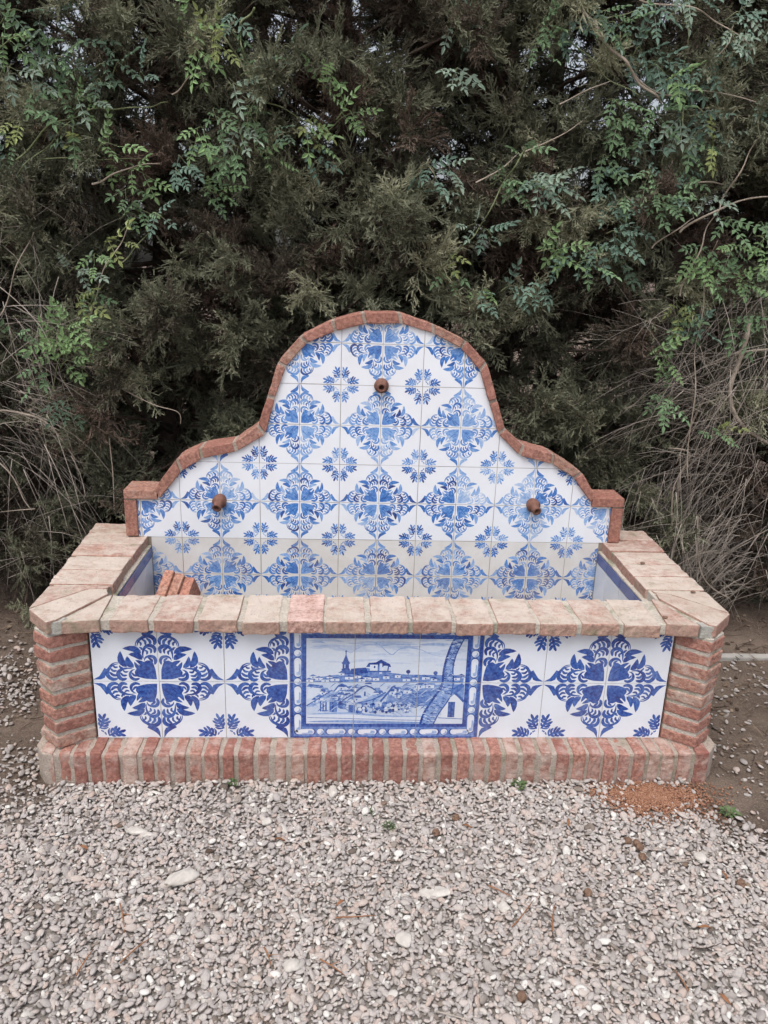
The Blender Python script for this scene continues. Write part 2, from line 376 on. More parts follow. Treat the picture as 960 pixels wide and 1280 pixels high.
def clip_convex(pg, region):
    for h in region:
        pg = clip_half(pg, *h)
        if len(pg) < 3: return None
    if abs(sum(pg[i][0]*pg[(i+1) % len(pg)][1]-pg[(i+1) % len(pg)][0]*pg[i][1] for i in range(len(pg)))) < 1e-9: return None
    return pg
def tile_mesh(x0, z0, size, prints, regions, thick=.008, cham=.0012):
    """a tile in the x-z plane facing -y, its front at y = 0; prints are convex pieces in metres; regions cut it (None: whole tile)"""
    V, Fc, ink = [], [], []
    def add(pg, yv, k, flip=False):
        a = sum(pg[i][0]*pg[(i+1) % len(pg)][1]-pg[(i+1) % len(pg)][0]*pg[i][1] for i in range(len(pg)))
        if a < 0: pg = pg[::-1]
        b = len(V); V.extend((p[0], yv, p[1]) for p in pg); Fc.append(tuple(range(b, b+len(pg)))); ink.append(k)
    x1, z1 = x0+size, z0+size; body = [(x0, z0), (x1, z0), (x1, z1), (x0, z1)]
    pieces = [body] if regions is None else [q for q in (clip_convex(body, r) for r in regions) if q]
    if not pieces: return None
    for pg in pieces:
        add(pg, 0, 0)
        n = len(pg); b = len(V)
        V.extend((p[0], 0, p[1]) for p in pg); V.extend((p[0], thick, p[1]) for p in pg)
        for i in range(n): Fc.append((b+i, b+n+i, b+n+(i+1) % n, b+(i+1) % n)); ink.append(0)
    last = None; step = 0
    for pg, k, lay in sorted(prints, key=lambda t: t[2]):
        if (k, lay) != last: step += 1; last = (k, lay)      # each brush stroke lies a hair above the one before
        for q in ([pg] if regions is None else [clip_convex(pg, r) for r in regions]):
            if q: add(q, -.00006-step*4e-6, k)
    me = bpy.data.meshes.new('tile_mesh'); me.from_pydata(V, [], Fc)
    at = me.attributes.new('ink', 'FLOAT', 'FACE'); at.data.foreach_set('value', np.array(ink, np.float32))
    return me
def to_tile(prints, x0, z0, size, cx, cz, sx, sz, span):     # motif units -> metres, the middle at (cx, cz), signs to the sprig
    return [([(cx+sx*u*span, cz+sz*v*span) for u, v in pg], k, l) for pg, k, l in prints]

# ------------------------------------------------------------------ the fountain
FT = empty('tiled_fountain', (0, .35, GZ), 'wall fountain of blue and white tiles with brick edging and an open trough', 'fountain')
T1, T2 = .202, .152
X0, ZB, YB = -.0067, .2745, .7116
CT, CB = .430, .388                                          # coping top and underside
rn = random.Random(5)

def part(name, me, c, mat, parent, **kw): return put(name, me, mat, c, parent, **kw)
# plinth
pm, c = rough_prism([(-1.055, -.078), (-1.02, -.0835), (1.02, -.0835), (1.05, -.077), (1.09, -.03), (1.09, .86), (-1.09, .86), (-1.09, -.03)], GZ-.03, -.0045, 'z', 3, .007, .003, .035)
plinth = part('plinth', pm, c, M['mortar'], FT)
x = -1.062; i = 0
while x < 1.03:
    wd = rn.uniform(.034, .046); top = rn.uniform(-.004, .003); f = -.089+rn.uniform(-.003, .004)
    if x+wd > 1.062: wd = 1.062-x
    x2 = x+wd; e = .012 if i == 0 else 0
    outline = [(x, f+e*1.6), (x2, f), (x2+rn.uniform(-.002, .002), .03), (x, .03)]
    me, c = rough_prism(outline, GZ-.02+rn.uniform(-.006, .0), top, 'z', i, .007, .005, .017); part('brick', me, c, M['plinth'], plinth)
    x = x2+rn.uniform(.008, .017); i += 1
for s in (-1, 1):                                            # plinth along the sides
    y = .05
    while y < .84:
        me, c = rough_prism([(s*1.04, y), (s*1.107, y), (s*1.107, y+.042), (s*1.04, y+.042)], GZ-.02, rn.uniform(-.004, .003), 'z', i, .005, .003, .04); part('brick', me, c, M['plinth'], plinth)
        y += .056; i += 1
# trough walls
wm, c = rough_prism([(-.905, .0022), (.905, .0022), (.905, .13), (-.905, .13)], -.02, CB-.002, 'z', 9, 0, .001, .2)
front_wall = part('front_wall', wm, c, M['grout'], FT)
side_wall = {}
for s in (-1, 1):
    wm, c = rough_prism([(s*.8925, .10), (s*1.058, .10), (s*1.092, .85), (s*.8925, .85)], -.02, CB-.002, 'z', 10+s, 0, .002, .08)
    side_wall[s] = part('side_wall', wm, c, M['render'], FT)
fl, c = rough_prism([(-.9, .12), (.9, .12), (.9, .73), (-.9, .73)], -.03, .02, 'z', 12, 0, .004, .08)
part('basin_floor', fl, c, M['render'], FT)
# corner piers: one brick to a course, laid with its corner to the front
for s in (-1, 1):
    A, B, C = ((-1.070, -.012), (-1.013, -.061), (-.9145, .000)) if s < 0 else ((1.068, -.010), (1.003, -.064), (.9155, -.002))
    D, E2 = (s*.915, .10), (s*1.066, .10)
    ins = lambda p, k: (p[0]*(1-k)+s*.97*k, p[1]*(1-k)+.05*k)
    pm, c = rough_prism([ins(q, .045) for q in (A, B, C, D, E2)], -.01, CB, 'z', 20+s, .002, .003, .04)
    pier = part('corner_pier', pm, c, M['copemortar'], FT)
    for k in range(8):
        z = .004+k*.0482; j = lambda: rn.uniform(-.0035, .0035); sh = rn.uniform(-.004, .003)
        me, c = rough_prism([(A[0]+j(), A[1]+j()), (B[0]+j(), B[1]+sh), (C[0], C[1]+j()*.5), D, E2], z+rn.uniform(-.0015, .0015), z+.0365+rn.uniform(-.002, .002), 'z', 40+k+10*s, .005, .0045, .017)
        part('brick', me, c, M['brick'], pier)
    for k in range(8):                                       # outer face of the side walls, running bond
        y = .112 + (.06 if k % 2 else 0)
        while y < .82:
            ye = min(y+.112, .85); xo = 1.066+(y-.1)*.045
            me, c = rough_prism([(s*(xo-.03), y), (s*(xo+.006), y), (s*(xo+.011), ye), (s*(xo-.025), ye)], .004+k*.0482, .0405+k*.0482, 'z', 90+k, .004, .003, .05)
            part('brick', me, c, M['brick'], side_wall[s]); y += .124

# coping
cm, c = rough_prism([(-.985, -.030), (.985, -.030), (.985, .148), (-.985, .148)], CB+.002, CT-.005, 'z', 30, .003, .003, .04)
coping = part('coping', cm, c, M['copemortar'], FT)
for s in (-1, 1):
    me, c = rough_prism([(s*.905, .10), (s*1.08, .06), (s*1.118, .86), (s*.905, .80)], CB+.002, CT-.005, 'z', 33+s, .003, .003, .05)
    part('coping_bed', me, c, M['copemortar'], coping)
fx = [(135, 183), (190, 240), (247, 296), (303, 349), (359, 404), (407, 457), (464, 511), (517, 566), (571, 617), (622, 670), (675, 720), (727, 773), (779, 823)]
for k, (a, b) in enumerate(fx):
    xa, xb = on_z(a, 777, CT).x, on_z(b, 777, CT).x
    f, bk = -.038+rn.uniform(-.006, .006), .155+rn.uniform(-.006, .006); dz = rn.uniform(-.003, .003)
    if k == 0: bk -= .0
    if k == 4: f, bk, dz = -.042, .162, .002
    sk = rn.uniform(-.003, .003)
    me, c = rough_prism([(xa, f), (xb, f+rn.uniform(-.004, .004)), (xb+sk, bk), (xa+sk, bk+rn.uniform(-.004, .004))], CB+dz, CT+dz, 'z', 60+k, .0045, .0070, .017)
    part('coping_brick', me, c, M['pinkbrick'] if k == 4 else M['cope'], coping, **({'label': 'newer smooth pink brick'} if k == 4 else {}))
for s in (-1, 1):
    if s < 0:
        front_w = [(-.968, -.058), (-.862, -.040), (-.874, .148), (-.880, .142)]
        diag = [(-1.092, .028), (-1.008, -.066), (-.985, -.048), (-.888, .150), (-.905, .190), (-.960, .182)]
        side_w = [(-1.096, .040), (-.972, .192), (-.905, .205), (-.905, .222), (-1.098, .215)]
        patch = [(-1.006, -.058), (-.970, -.050), (-.960, -.02), (-.985, -.02)]
    else:
        front_w = [(.862, -.036), (.962, -.046), (.900, .150), (.884, .155)]
        diag = [(1.100, .040), (1.012, -.052), (.992, -.044), (.912, .155), (.918, .205), (.965, .190)]
        side_w = [(1.102, .052), (.975, .198), (.920, .215), (.915, .232), (1.104, .226)]
        patch = [(.968, -.045), (1.008, -.050), (.990, -.015), (.962, -.015)]
    for nm, pl, mt, dz in (('coping_brick', front_w, M['cope'], .001), ('coping_brick', diag, M['cope'], .003), ('coping_brick', side_w, M['cope'], -.001), ('cement_patch', patch, M['cement'], -.002)):
        me, c = rough_prism(pl, CB+dz, CT+dz, 'z', 80+s*3+int(dz*1000), .004 if nm[1] == 'o' else .003, .0035, .022)
        part(nm, me, c, mt, coping)
    ys = [.226, .359, .490, .622, .755, .868] if s < 0 else [.236, .358, .484, .610, .742, .868]
    for k in range(5):
        y0, y1 = ys[k]+.004, ys[k+1]-.004
        xi = [.896, .900, .902, .900, .985][k]+rn.uniform(-.004, .004); xo = 1.092+.05*(y0-.03)/.84 if s < 0 else 1.098+.025*(y0-.03)/.84
        if k == 3: xi = .899
        dz = rn.uniform(-.003, .002)
        me, c = rough_prism([(s*xi, y0), (s*xo, y0+rn.uniform(-.006, .006)), (s*(xo+.006), y1), (s*xi, y1)], CB+dz, CT+dz, 'z', 110+k+s*7, .0045, .0070, .017)
        part('coping_brick', me, c, M['cope'], coping)
    # inside of the trough: blue strip above plain white tiles
    xs = s*.8915; yy = .14
    while yy < .70:
        ye = min(yy+.148, .708)
        me, c = rough_prism([(s*.884, yy), (xs, yy), (xs, ye), (s*.884, ye)],   .346, .385, 'z', 0, .001, 0, 1); part('strip_tile', me, c, M['strip'], side_wall[s])
        for r in range(3):
            z1 = .343-r*.1515
            me, c = rough_prism([(s*.885, yy), (xs, yy), (xs, ye), (s*.885, ye)], max(z1-.150, .0), z1, 'z', 0, .001, 0, 1); part('tile', me, c, M['plain'], side_wall[s])
        yy += .1505
    me, c = rough_prism([(s*.886, .14), (s*.906, .14), (s*.906, .71), (s*.886, .71)], .386, .393, 'z', 44, .001, .003, .03); part('mortar_fillet', me, c, M['copemortar'], side_wall[s])

# front panel tiles
def front_prints(col, row):
    x0 = (col-4.5)*T1; z0 = row*T1
    if 3 <= col <= 5: return None
    mid = 1 if col < 2 else 3 if col == 2 else 6 if col == 6 else 8
    cx, cz = (mid-4.5)*T1, T1; sx = -1 if (x0+T1/2) < cx else 1; sz = 1 if row else -1
    return cx, cz, sx, sz
fronts = [motif(s, True) for s in range(4)]
FTILE = T1-.0022
for col in range(9):
    for row in range(2):
        if 3 <= col <= 5: continue
        x0, z0 = (col-4.5)*T1+.0011, row*T1+.0011
        cx, cz, sx, sz = front_prints(col, row)
        pr = to_tile(rn.choice(fronts), x0, z0, FTILE, cx, cz, sx, sz, T1)
        pr = [([(px-x0-FTILE/2, pz-z0-FTILE/2) for px, pz in pg], k, l) for pg, k, l in pr]
        h = FTILE/2
        if row: h2 = .385-z0-h; reg = [[(0, 1, h2), (1, 0, h), (-1, 0, h), (0, -1, h)]]
        else: reg = [[(0, 1, h), (1, 0, h), (-1, 0, h), (0, -1, h)]]
        me = tile_mesh(-h, -h, FTILE, pr, reg)
        put('tile', me, M['glaze_front'], (x0+h, rn.uniform(-.0006, .0006), z0+h), front_wall, rot=(rn.uniform(-.003, .003), 0, rn.uniform(-.003, .003)))
# the painted view: three tiles by two
def view_prints():
    rv = random.Random(11); P = []
    line = lambda pts, wd, k, lay=5: ribbon(pts, wd, 'line', k, 3, lay)
    P += rect(.24, .24, 2.76, 1.78, .06, 0)
    for k in range(46):                                      # sky washes
        u = rv.uniform(.26, 2.6); v = 1.3+.44*rv.random()**.6; ln = rv.uniform(.2, .7)
        P += ribbon([(u, v), (u+ln/2, v+rv.uniform(-.015, .015)), (min(u+ln, 2.74), v+rv.uniform(-.02, .02))], rv.uniform(.02, .06), 'leaf', rv.uniform(.10, .24) if v > 1.55 else rv.uniform(.08, .14), 3, 1)
    for pts in ([(1.05, 1.66), (1.2, 1.70), (1.35, 1.65), (1.45, 1.55), (1.55, 1.50), (1.65, 1.53), (1.72, 1.58), (1.85, 1.60), (2.0, 1.57), (2.2, 1.50), (2.35, 1.44)], [(.75, 1.60), (.9, 1.52), (1.0, 1.58), (1.12, 1.63)], [(1.3, 1.64), (1.6, 1.66), (2.0, 1.65)]):
        P += ribbon([(a+rv.uniform(-.03, .03), b+rv.uniform(-.02, .02)) for a, b in pts], .016, 'leaf', .26, 3, 2)
    # hill town
    P += poly([(.27, 1.04), (.5, 1.10), (.78, 1.14), (.95, 1.22), (1.2, 1.25), (1.5, 1.18), (1.8, 1.14), (2.72, 1.13), (2.72, 1.0), (.27, .98)], .42, 2)
    P += rect(.80, 1.14, .93, 1.24, .62, 3); P += rect(.815, 1.22, .915, 1.34, .72, 3); P += rect(.80, 1.325, .93, 1.35, .85, 4); P += poly([(.815, 1.35), (.865, 1.50), (.915, 1.35)], .66, 3); P += rect(.84, 1.25, .86, 1.31, .25, 4); P += rect(.875, 1.25, .895, 1.31, .95, 4)
    for k in range(34):                                      # hatching over the hill town
        u = rv.uniform(.28, 2.66); v = rv.uniform(.99, 1.15); P += ribbon([(u, v), (u+.05, v+rv.uniform(-.02, .02)), (u+rv.uniform(.07, .14), v)], rv.uniform(.008, .018), 'leaf', rv.uniform(.3, .8), 2, 5)
    for k in range(26):
        u = rv.uniform(.32, 2.2); v = rv.uniform(.66, .97); a = rv.uniform(.07, .15)
        P += rect(u-a/2, v-.05, u+a/2, v+.01, rv.uniform(.02, .15), 5); P += poly([(u-a*.65, v+.008), (u-a*.2, v+.05), (u+a*.5, v+.05), (u+a*.68, v+.005)], rv.uniform(.35, .7), 5); P += rect(u-.014, v-.04, u+.006, v-.012, .65, 6)
    for k in range(220):                                     # loose washes and hatching over the lower houses
        u = rv.uniform(.28, 2.25); v = rv.uniform(.46, .96); a = rv.choice((.5, .9, -.6, 0)); l = rv.uniform(.05, .16)
        P += ribbon([(u, v), (u+l/2, v+a*l/2+.006), (u+l, v+a*l)], rv.uniform(.006, .02), 'leaf', rv.uniform(.12, .55), 2, 6)
    P += line([(.865, 1.48), (.865, 1.56)], .014, .75); P += line([(.85, 1.535), (.88, 1.535)], .012, .7)
    P += poly([(.92, 1.14), (.95, 1.24), (1.18, 1.26), (1.22, 1.16)], .68, 3)
    P += poly([(1.18, 1.27), (1.22, 1.34), (1.33, 1.35), (1.41, 1.40), (1.55, 1.32), (1.57, 1.27)], .74, 4)
    P += rect(1.24, 1.20, 1.36, 1.31, .05, 5); P += rect(1.30, 1.25, 1.325, 1.29, .7, 6); P += rect(1.39, 1.15, 1.43, 1.33, .08, 5)
    P += rect(1.36, 1.18, 1.39, 1.31, .5, 5); P += rect(1.45, 1.2, 1.54, 1.29, .10, 5); P += line([(1.52, 1.2), (1.53, 1.3)], .02, .6, 6)
    P += rect(1.2, 1.18, 1.57, 1.205, .6, 6)
    for u, v, a in ((.36, 1.09, .10), (.45, 1.06, .12), (.62, 1.08, .10), (.7, 1.05, .14), (.80, 1.15, .09), (.92, 1.08, .13), (1.05, 1.10, .11), (1.2, 1.07, .14), (1.34, 1.06, .1), (1.5, 1.09, .1), (1.68, 1.11, .09), (1.82, 1.05, .12), (1.96, 1.07, .1), (2.12, 1.08, .12), (2.25, 1.06, .1), (2.6, 1.07, .12), (2.68, 1.11, .1), (.3, 1.03, .12), (.55, 1.03, .12), (1.12, 1.04, .1)):
        P += rect(u-a/2, v-.028, u+a/2, v+.018, rv.uniform(.0, .10), 4); P += poly([(u-a*.62, v+.016), (u, v+.05), (u+a*.62, v+.016)], rv.uniform(.45, .75), 5)
        P += rect(u-.012, v-.018, u+.008, v+.004, .6, 5)
    P += disc(1.84, 1.19, .035, .85, 5); P += disc(2.27, 1.17, .035, .7, 5); P += line([(1.84, 1.12), (1.84, 1.17)], .012, .7)
    # lower houses
    P += rect(.26, .40, 2.74, 1.0, .12, 2)
    P += poly([(1.5, .62), (1.55, .84), (1.75, .86), (2.4, .98), (2.74, .97), (2.74, .6), (1.9, .58)], .40, 3)
    P += poly([(1.63, .88), (1.86, .98), (2.0, .97), (1.78, .86)], .18, 4)
    P += poly([(.26, .70), (.30, .94), (.48, .92), (.56, .84), (.5, .74)], .06, 3); P += poly([(.26, .92), (.3, .97), (.52, .94), (.5, .89)], .55, 4)
    P += poly([(.26, .56), (.62, .82), (.72, .82), (.36, .56)], .26, 4); P += line([(.26, .58), (.66, .86)], .02, .55)
    P += poly([(.70, .84), (.81, .96), (.99, .84)], .03, 4); P += line([(.69, .84), (.81, .97), (1.0, .83)], .022, .6)
    P += rect(.45, .46, .60, .68, .10, 3)
    for u in (.47, .51, .555): P += rect(u, .48, u+.022, .66, .62, 5)
    P += poly([(.58, .68), (.70, .78), (.92, .80), (.78, .66)], .52, 4); P += rect(.62, .47, .74, .66, .48, 4); P += rect(.66, .47, .69, .64, .75, 5)
    P += disc(.815, .60, .075, .62, 5, 10); P += disc(.79, .62, .03, .85, 6, 7); P += disc(.85, .57, .03, .35, 6, 7)
    P += poly([(.90, .66), (1.19, .93), (1.40, .80), (1.06, .66), (1.0, .50), (.92, .50)], .10, 4); P += line([(.82, .68), (1.0, .80), (1.19, .945), (1.42, .80)], .022, .62, 6)
    P += rect(1.16, .76, 1.185, .84, .65, 6)
    P += poly([(1.05, .62), (1.30, .78), (1.52, .82), (1.44, .68), (1.2, .60)], .27, 5); P += line([(1.06, .64), (1.3, .70), (1.5, .83)], .02, .55, 6)
    P += line([(1.42, .66), (1.55, .84), (1.62, .93), (1.70, .86)], .03, .62, 6)
    P += rect(.92, .46, 1.02, .60, .55, 5)
    for k in range(140):                                     # bushes
        u = rv.uniform(1.06, 1.9); v = .47+.18*rv.random()*(1-abs(u-1.45)*.5)
        P += disc(u, v, rv.uniform(.015, .035), rv.choice((.05, .15, .4, .55, .75)), 5+(k % 3), 5)
    P += poly([(1.75, .46), (1.85, .62), (2.3, .60), (2.3, .38)], .10, 4); P += line([(1.6, .62), (1.9, .60), (2.3, .60)], .02, .6)
    for k in range(60):                                      # ploughed field strokes
        u = rv.uniform(1.6, 2.3); v = rv.uniform(.63, .94)
        P += ribbon([(u, v), (u+.12, v+.012), (u+.24, v+.03)], .012, 'leaf', rv.uniform(.35, .62), 2, 4)
    P += rect(.26, .26, 2.74, .42, .05, 3)
    P += ribbon([(.27, .43), (.9, .45), (1.5, .40), (2.2, .40)], .035, 'leaf', .28, 4, 4); P += line([(.27, .37), (.7, .36), (1.2, .345), (1.7, .33), (2.25, .32)], .010, .5)
    P += ribbon([(.27, .295), (.9, .30), (1.6, .28), (2.2, .28)], .05, 'leaf', .33, 4, 4)
    # house and tree trunk at the end
    P += poly([(2.40, .36), (2.40, .62), (2.62, .82), (2.74, .70), (2.74, .34)], .03, 4); P += line([(2.56, .84), (2.64, .78), (2.75, .66)], .04, .62, 6)
    P += rect(2.50, .38, 2.61, .66, .62, 5); P += rect(2.54, .38, 2.57, .66, .8, 6); P += line([(2.35, .37), (2.74, .35)], .012, .5)
    tr = [(2.26, .20), (2.36, .45), (2.52, .74), (2.56, 1.0), (2.54, 1.25), (2.58, 1.50), (2.70, 1.80)]
    tl = [(2.06, .20), (2.12, .45), (2.27, .74), (2.38, .95), (2.40, 1.25), (2.46, 1.55), (2.55, 1.80)]
    for i in range(6): P.append(([tl[i], tr[i], tr[i+1], tl[i+1]], .34, 6))
    P += ribbon(tl, .035, 'line', .85, 4, 7); P += ribbon(tr, .02, 'line', .7, 4, 7)
    for k in range(170):
        t = rv.random(); i = min(5, int(t*6)); f = t*6-i; a = rv.random()
        u = (tl[i][0]*(1-f)+tl[i+1][0]*f)*(1-a)+(tr[i][0]*(1-f)+tr[i+1][0]*f)*a; v = tl[i][1]*(1-f)+tl[i+1][1]*f
        P += ribbon([(u-.03, v), (u, v+.012), (u+.03, v-.006)], .014, 'leaf', rv.choice((.1, .55, .75, .85)), 2, 7+(k % 2))
    P += poly([(2.50, .86), (2.70, 1.0), (2.74, .93), (2.6, .80)], .55, 7)
    # frame of beads
    L = 9
    P += rect(0, 0, .055, 2, .95, L); P += rect(2.945, 0, 3, 2, .95, L); P += rect(.055, 0, 2.945, .03, .92, L); P += rect(.055, 1.97, 2.945, 2, .9, L)
    P += rect(.055, .03, .19, 1.97, .60, L); P += rect(2.81, .03, 2.945, 1.97, .60, L); P += rect(.19, .03, 2.81, .205, .58, L); P += rect(.19, 1.82, 2.81, 1.97, .66, L)
    P += rect(.19, .205, .255, 1.82, .93, L); P += rect(2.745, .205, 2.81, 1.82, .93, L); P += rect(.255, .205, 2.745, .262, .93, L); P += rect(.255, 1.757, 2.745, 1.82, .95, L)
    def bead(u, v, lu, lv, cap):
        out = []
        pts = []
        r = min(lu, lv)
        if cap:
            for k in range(12):
                an = 2*math.pi*k/12; du, dv = r*math.cos(an), r*math.sin(an)
                pts.append((u+du+math.copysign(max(lu-r, 0), du), v+dv+math.copysign(max(lv-r, 0), dv)))
        else: pts = [(u+r*math.cos(2*math.pi*k/12), v+r*math.sin(2*math.pi*k/12)) for k in range(12)]
        out += poly([(u+(a-u)*1.16, v+(b-v)*(1.16 if not cap else 1.1)) for a, b in pts], 1.0, L+1); out += poly(pts, .06, L+2)
        out += poly([(u+(a-u)*.62+lu*.22, v+(b-v)*.62-lv*.22) for a, b in pts], .34, L+3); out += poly([(u+(a-u)*.55-lu*.18, v+(b-v)*.6+lv*.1) for a, b in pts], .02, L+4)
        return out
    for cu in (.122, 2.878):
        for k in range(4):
            cv = .02+k*.495
            P += bead(cu, cv+.2475, .055, .165, True)
            if k: P += bead(cu, cv, .058, .058, False)
    for k in range(6):
        u = .235+k*.495
        if u > .2: P += bead(u+.0, .115, .15, .05, True) if k < 6 else []
        if k < 5: P += bead(u+.245, .115, .055, .055, False)
    for k in range(12):
        u = .30+k*.22; P += poly([(u-.04, 1.835), (u, 1.88), (u+.04, 1.835)], .05, L+1)
    return P
VP = view_prints()
for col in range(3):
    for row in range(2):
        x0, z0 = (col+3-4.5)*T1+.0011, row*T1+.0011; h = FTILE/2
        g = .0011/T1; top = h if not row else .385-z0-h
        reg = [[(0, 1, top), (1, 0, h), (-1, 0, h), (0, -1, h)]]
        pr = []
        for pg, k, l in VP:
            if max(p[0] for p in pg) < col or min(p[0] for p in pg) > col+1 or max(p[1] for p in pg) < row or min(p[1] for p in pg) > row+1: continue
            if l < 9: k = min(1, k*1.35+.01)
            pr.append(([((u-col)*T1-.0011-h, (v-row)*T1-.0011-h) for u, v in pg], k, l))
        me = tile_mesh(-h, -h, FTILE, pr, reg)
        put('picture_tile', me, M['glaze_front'], (x0+h, rn.uniform(-.0005, .0005), z0+h), front_wall)

# back wall with its stepped, rounded top
OUT = [(-.861, .621), (-.77, .744), (-.682, .786), (-.556, .809), (-.465, .875), (-.429, .987), (-.39, 1.112), (-.308, 1.206), (-.193, 1.266), (-.085, 1.297), (.046, 1.301), (.172, 1.263), (.294, 1.21), (.376, 1.133), (.426, .995), (.465, .886), (.541, .822), (.661, .791), (.78, .721), (.847, .624)]
INN = [(-.845, .582), (-.755, .695), (-.676, .746), (-.546, .776), (-.439, .842), (-.401, .983), (-.362, 1.096), (-.282, 1.186), (-.182, 1.229), (-.073, 1.258), (.056, 1.263), (.175, 1.23), (.278, 1.182), (.354, 1.102), (.398, .984), (.441, .866), (.53, .783), (.66, .752), (.749, .701), (.834, .595)]
TOP = [(-.932, .586)]+INN+[(.918, .586)]
mids = [((a[0]+b[0])/2, (a[1]+b[1])/2) for a, b in zip(OUT, INN)]
core = [(-.955, .59)]+mids+[(.945, .59)]
bm = bmesh.new()
for a, b in zip(core[:-1], core[1:]):                        # upright slices of the wall core
    vs = [bm.verts.new((x, y, z)) for x, y, z in ((a[0], .7140, -.02), (b[0], .7140, -.02), (b[0], .7140, b[1]), (a[0], .7140, a[1]), (a[0], .822, -.02), (b[0], .822, -.02), (b[0], .822, b[1]), (a[0], .822, a[1]))]
    for q in ((0, 1, 2, 3), (5, 4, 7, 6), (3, 2, 6, 7), (1, 0, 4, 5)): bm.faces.new([vs[i] for i in q])
bmesh.ops.remove_doubles(bm, verts=bm.verts, dist=1e-5); bmesh.ops.recalc_face_normals(bm, faces=bm.faces)
back_wall = put('back_wall', bm_mesh(bm, 'back_wall'), M['render'], (0, 0, 0), FT)
for i in range(19):                                          # edging bricks along the curve
    a0, a1, b0, b1 = OUT[i], OUT[i+1], INN[i], INN[i+1]
    ln = math.dist(a0, a1); g = .0062/ln
    lerp = lambda p, q, t: (p[0]+(q[0]-p[0])*t, p[1]+(q[1]-p[1])*t)
    pl = [lerp(a0, a1, g), lerp(b0, b1, g), lerp(b0, b1, 1-g), lerp(a0, a1, 1-g)]
    me, c = rough_prism(pl,   .698+rn.uniform(-.004, .003), .828+rn.uniform(-.003, .003), 'y', 200+i, .004, .0034, .022); part('edging_brick', me, c, M['arch'], back_wall)
    if i:                                                    # mortar between edging bricks
        pl = [lerp(OUT[i-1], a0, .93), lerp(INN[i-1], b0, .93), lerp(b0, b1, .07), lerp(a0, a1, .07)]
        cx = sum(p[0] for p in pl)/4; cz = sum(p[1] for p in pl)/4; pl = [(cx+(p[0]-cx)*.98, cz+(p[1]-cz)*.93) for p in pl]
        me, c = rough_prism(pl, .703, .824, 'y', 230+i, .0, .001, .05); part('mortar_joint', me, c, M['mortar'], back_wall)
for s in (-1, 1):
    bx = ((-.976, -.850), (-.976, -.930)) if s < 0 else ((.834, .962), (.917, .962))
    me, c = rough_prism([(bx[0][0], .583), (bx[0][1], .583), (bx[0][1], .618), (bx[0][0], .618)], .696, .831, 'y', 250+s, .003, .002, .03); part('edging_brick', me, c, M['arch'], back_wall)
    me, c = rough_prism([(bx[1][0], .434), (bx[1][1], .434), (bx[1][1], .577), (bx[1][0], .577)], .698, .829, 'y', 255+s, .003, .002, .03); part('edging_brick', me, c, M['arch'], back_wall)
    me, c = rough_prism([(bx[1][0]+.004, .574), (bx[1][1]-.004, .574), (bx[1][1]-.004, .586), (bx[1][0]+.004, .586)], .703, .824, 'y', 258+s, 0, .001, .05); part('mortar_joint', me, c, M['mortar'], back_wall)
BT = T2-.0019
below = [(0, 1, .4285), (1, 0, .884), (-1, 0, .884)]
regs = [below]
for a, b in zip(TOP[:-1], TOP[1:]):
    dx, dz = b[0]-a[0], b[1]-a[1]
    if dx < 1e-6: continue
    # under the line through a, b, raised 12 mm so that it tucks behind the edging
    nx, nz = -dz/dx, 1.0; d = nx*a[0]+nz*a[1]+.012
    regs.append([(1, 0, b[0]), (-1, 0, -a[0]), (nx, nz, d), (0, -1, -.4285)])
backs = [motif(100+s, False) for s in range(7)]
for i in range(-8, 8):
    for j in range(-2, 8):
        x0, z0 = X0+i*T2+.0010+rn.uniform(-.0005, .0005), ZB+j*T2+.0010+rn.uniform(-.0005, .0005)
        if z0+BT < .02: continue
        sx = 1 if i % 2 == 0 else -1; sz = 1 if j % 2 == 0 else -1
        cx = X0+(i if sx > 0 else i+1)*T2; cz = ZB+(j if sz > 0 else j+1)*T2
        fade = rn.choice((1.1, 1, 1, .92, .8, .65)) if not (i in (2, 3) and j == 2) else .5
        pr = [(pg, k*fade, l) for pg, k, l in to_tile(rn.choice(backs), x0, z0, BT, cx, cz, sx, sz, T2)]
        h = BT/2; tile_r = [(1, 0, x0+BT), (-1, 0, -x0), (0, 1, z0+BT), (0, -1, -z0)]
        inside = [r+tile_r for r in regs]
        me = tile_mesh(x0, z0, BT, pr, inside)
        if me is None: continue
        c = Vector((x0+h, 0, z0+h)); me.transform(Matrix.Translation(-c))
        put('tile', me, M['glaze_basin'] if z0+BT < .44 else M['glaze_back'], (c.x, YB+rn.uniform(-.0007, .0007), c.z), back_wall, rot=(rn.uniform(-.004, .004), 0, rn.uniform(-.004, .004)))
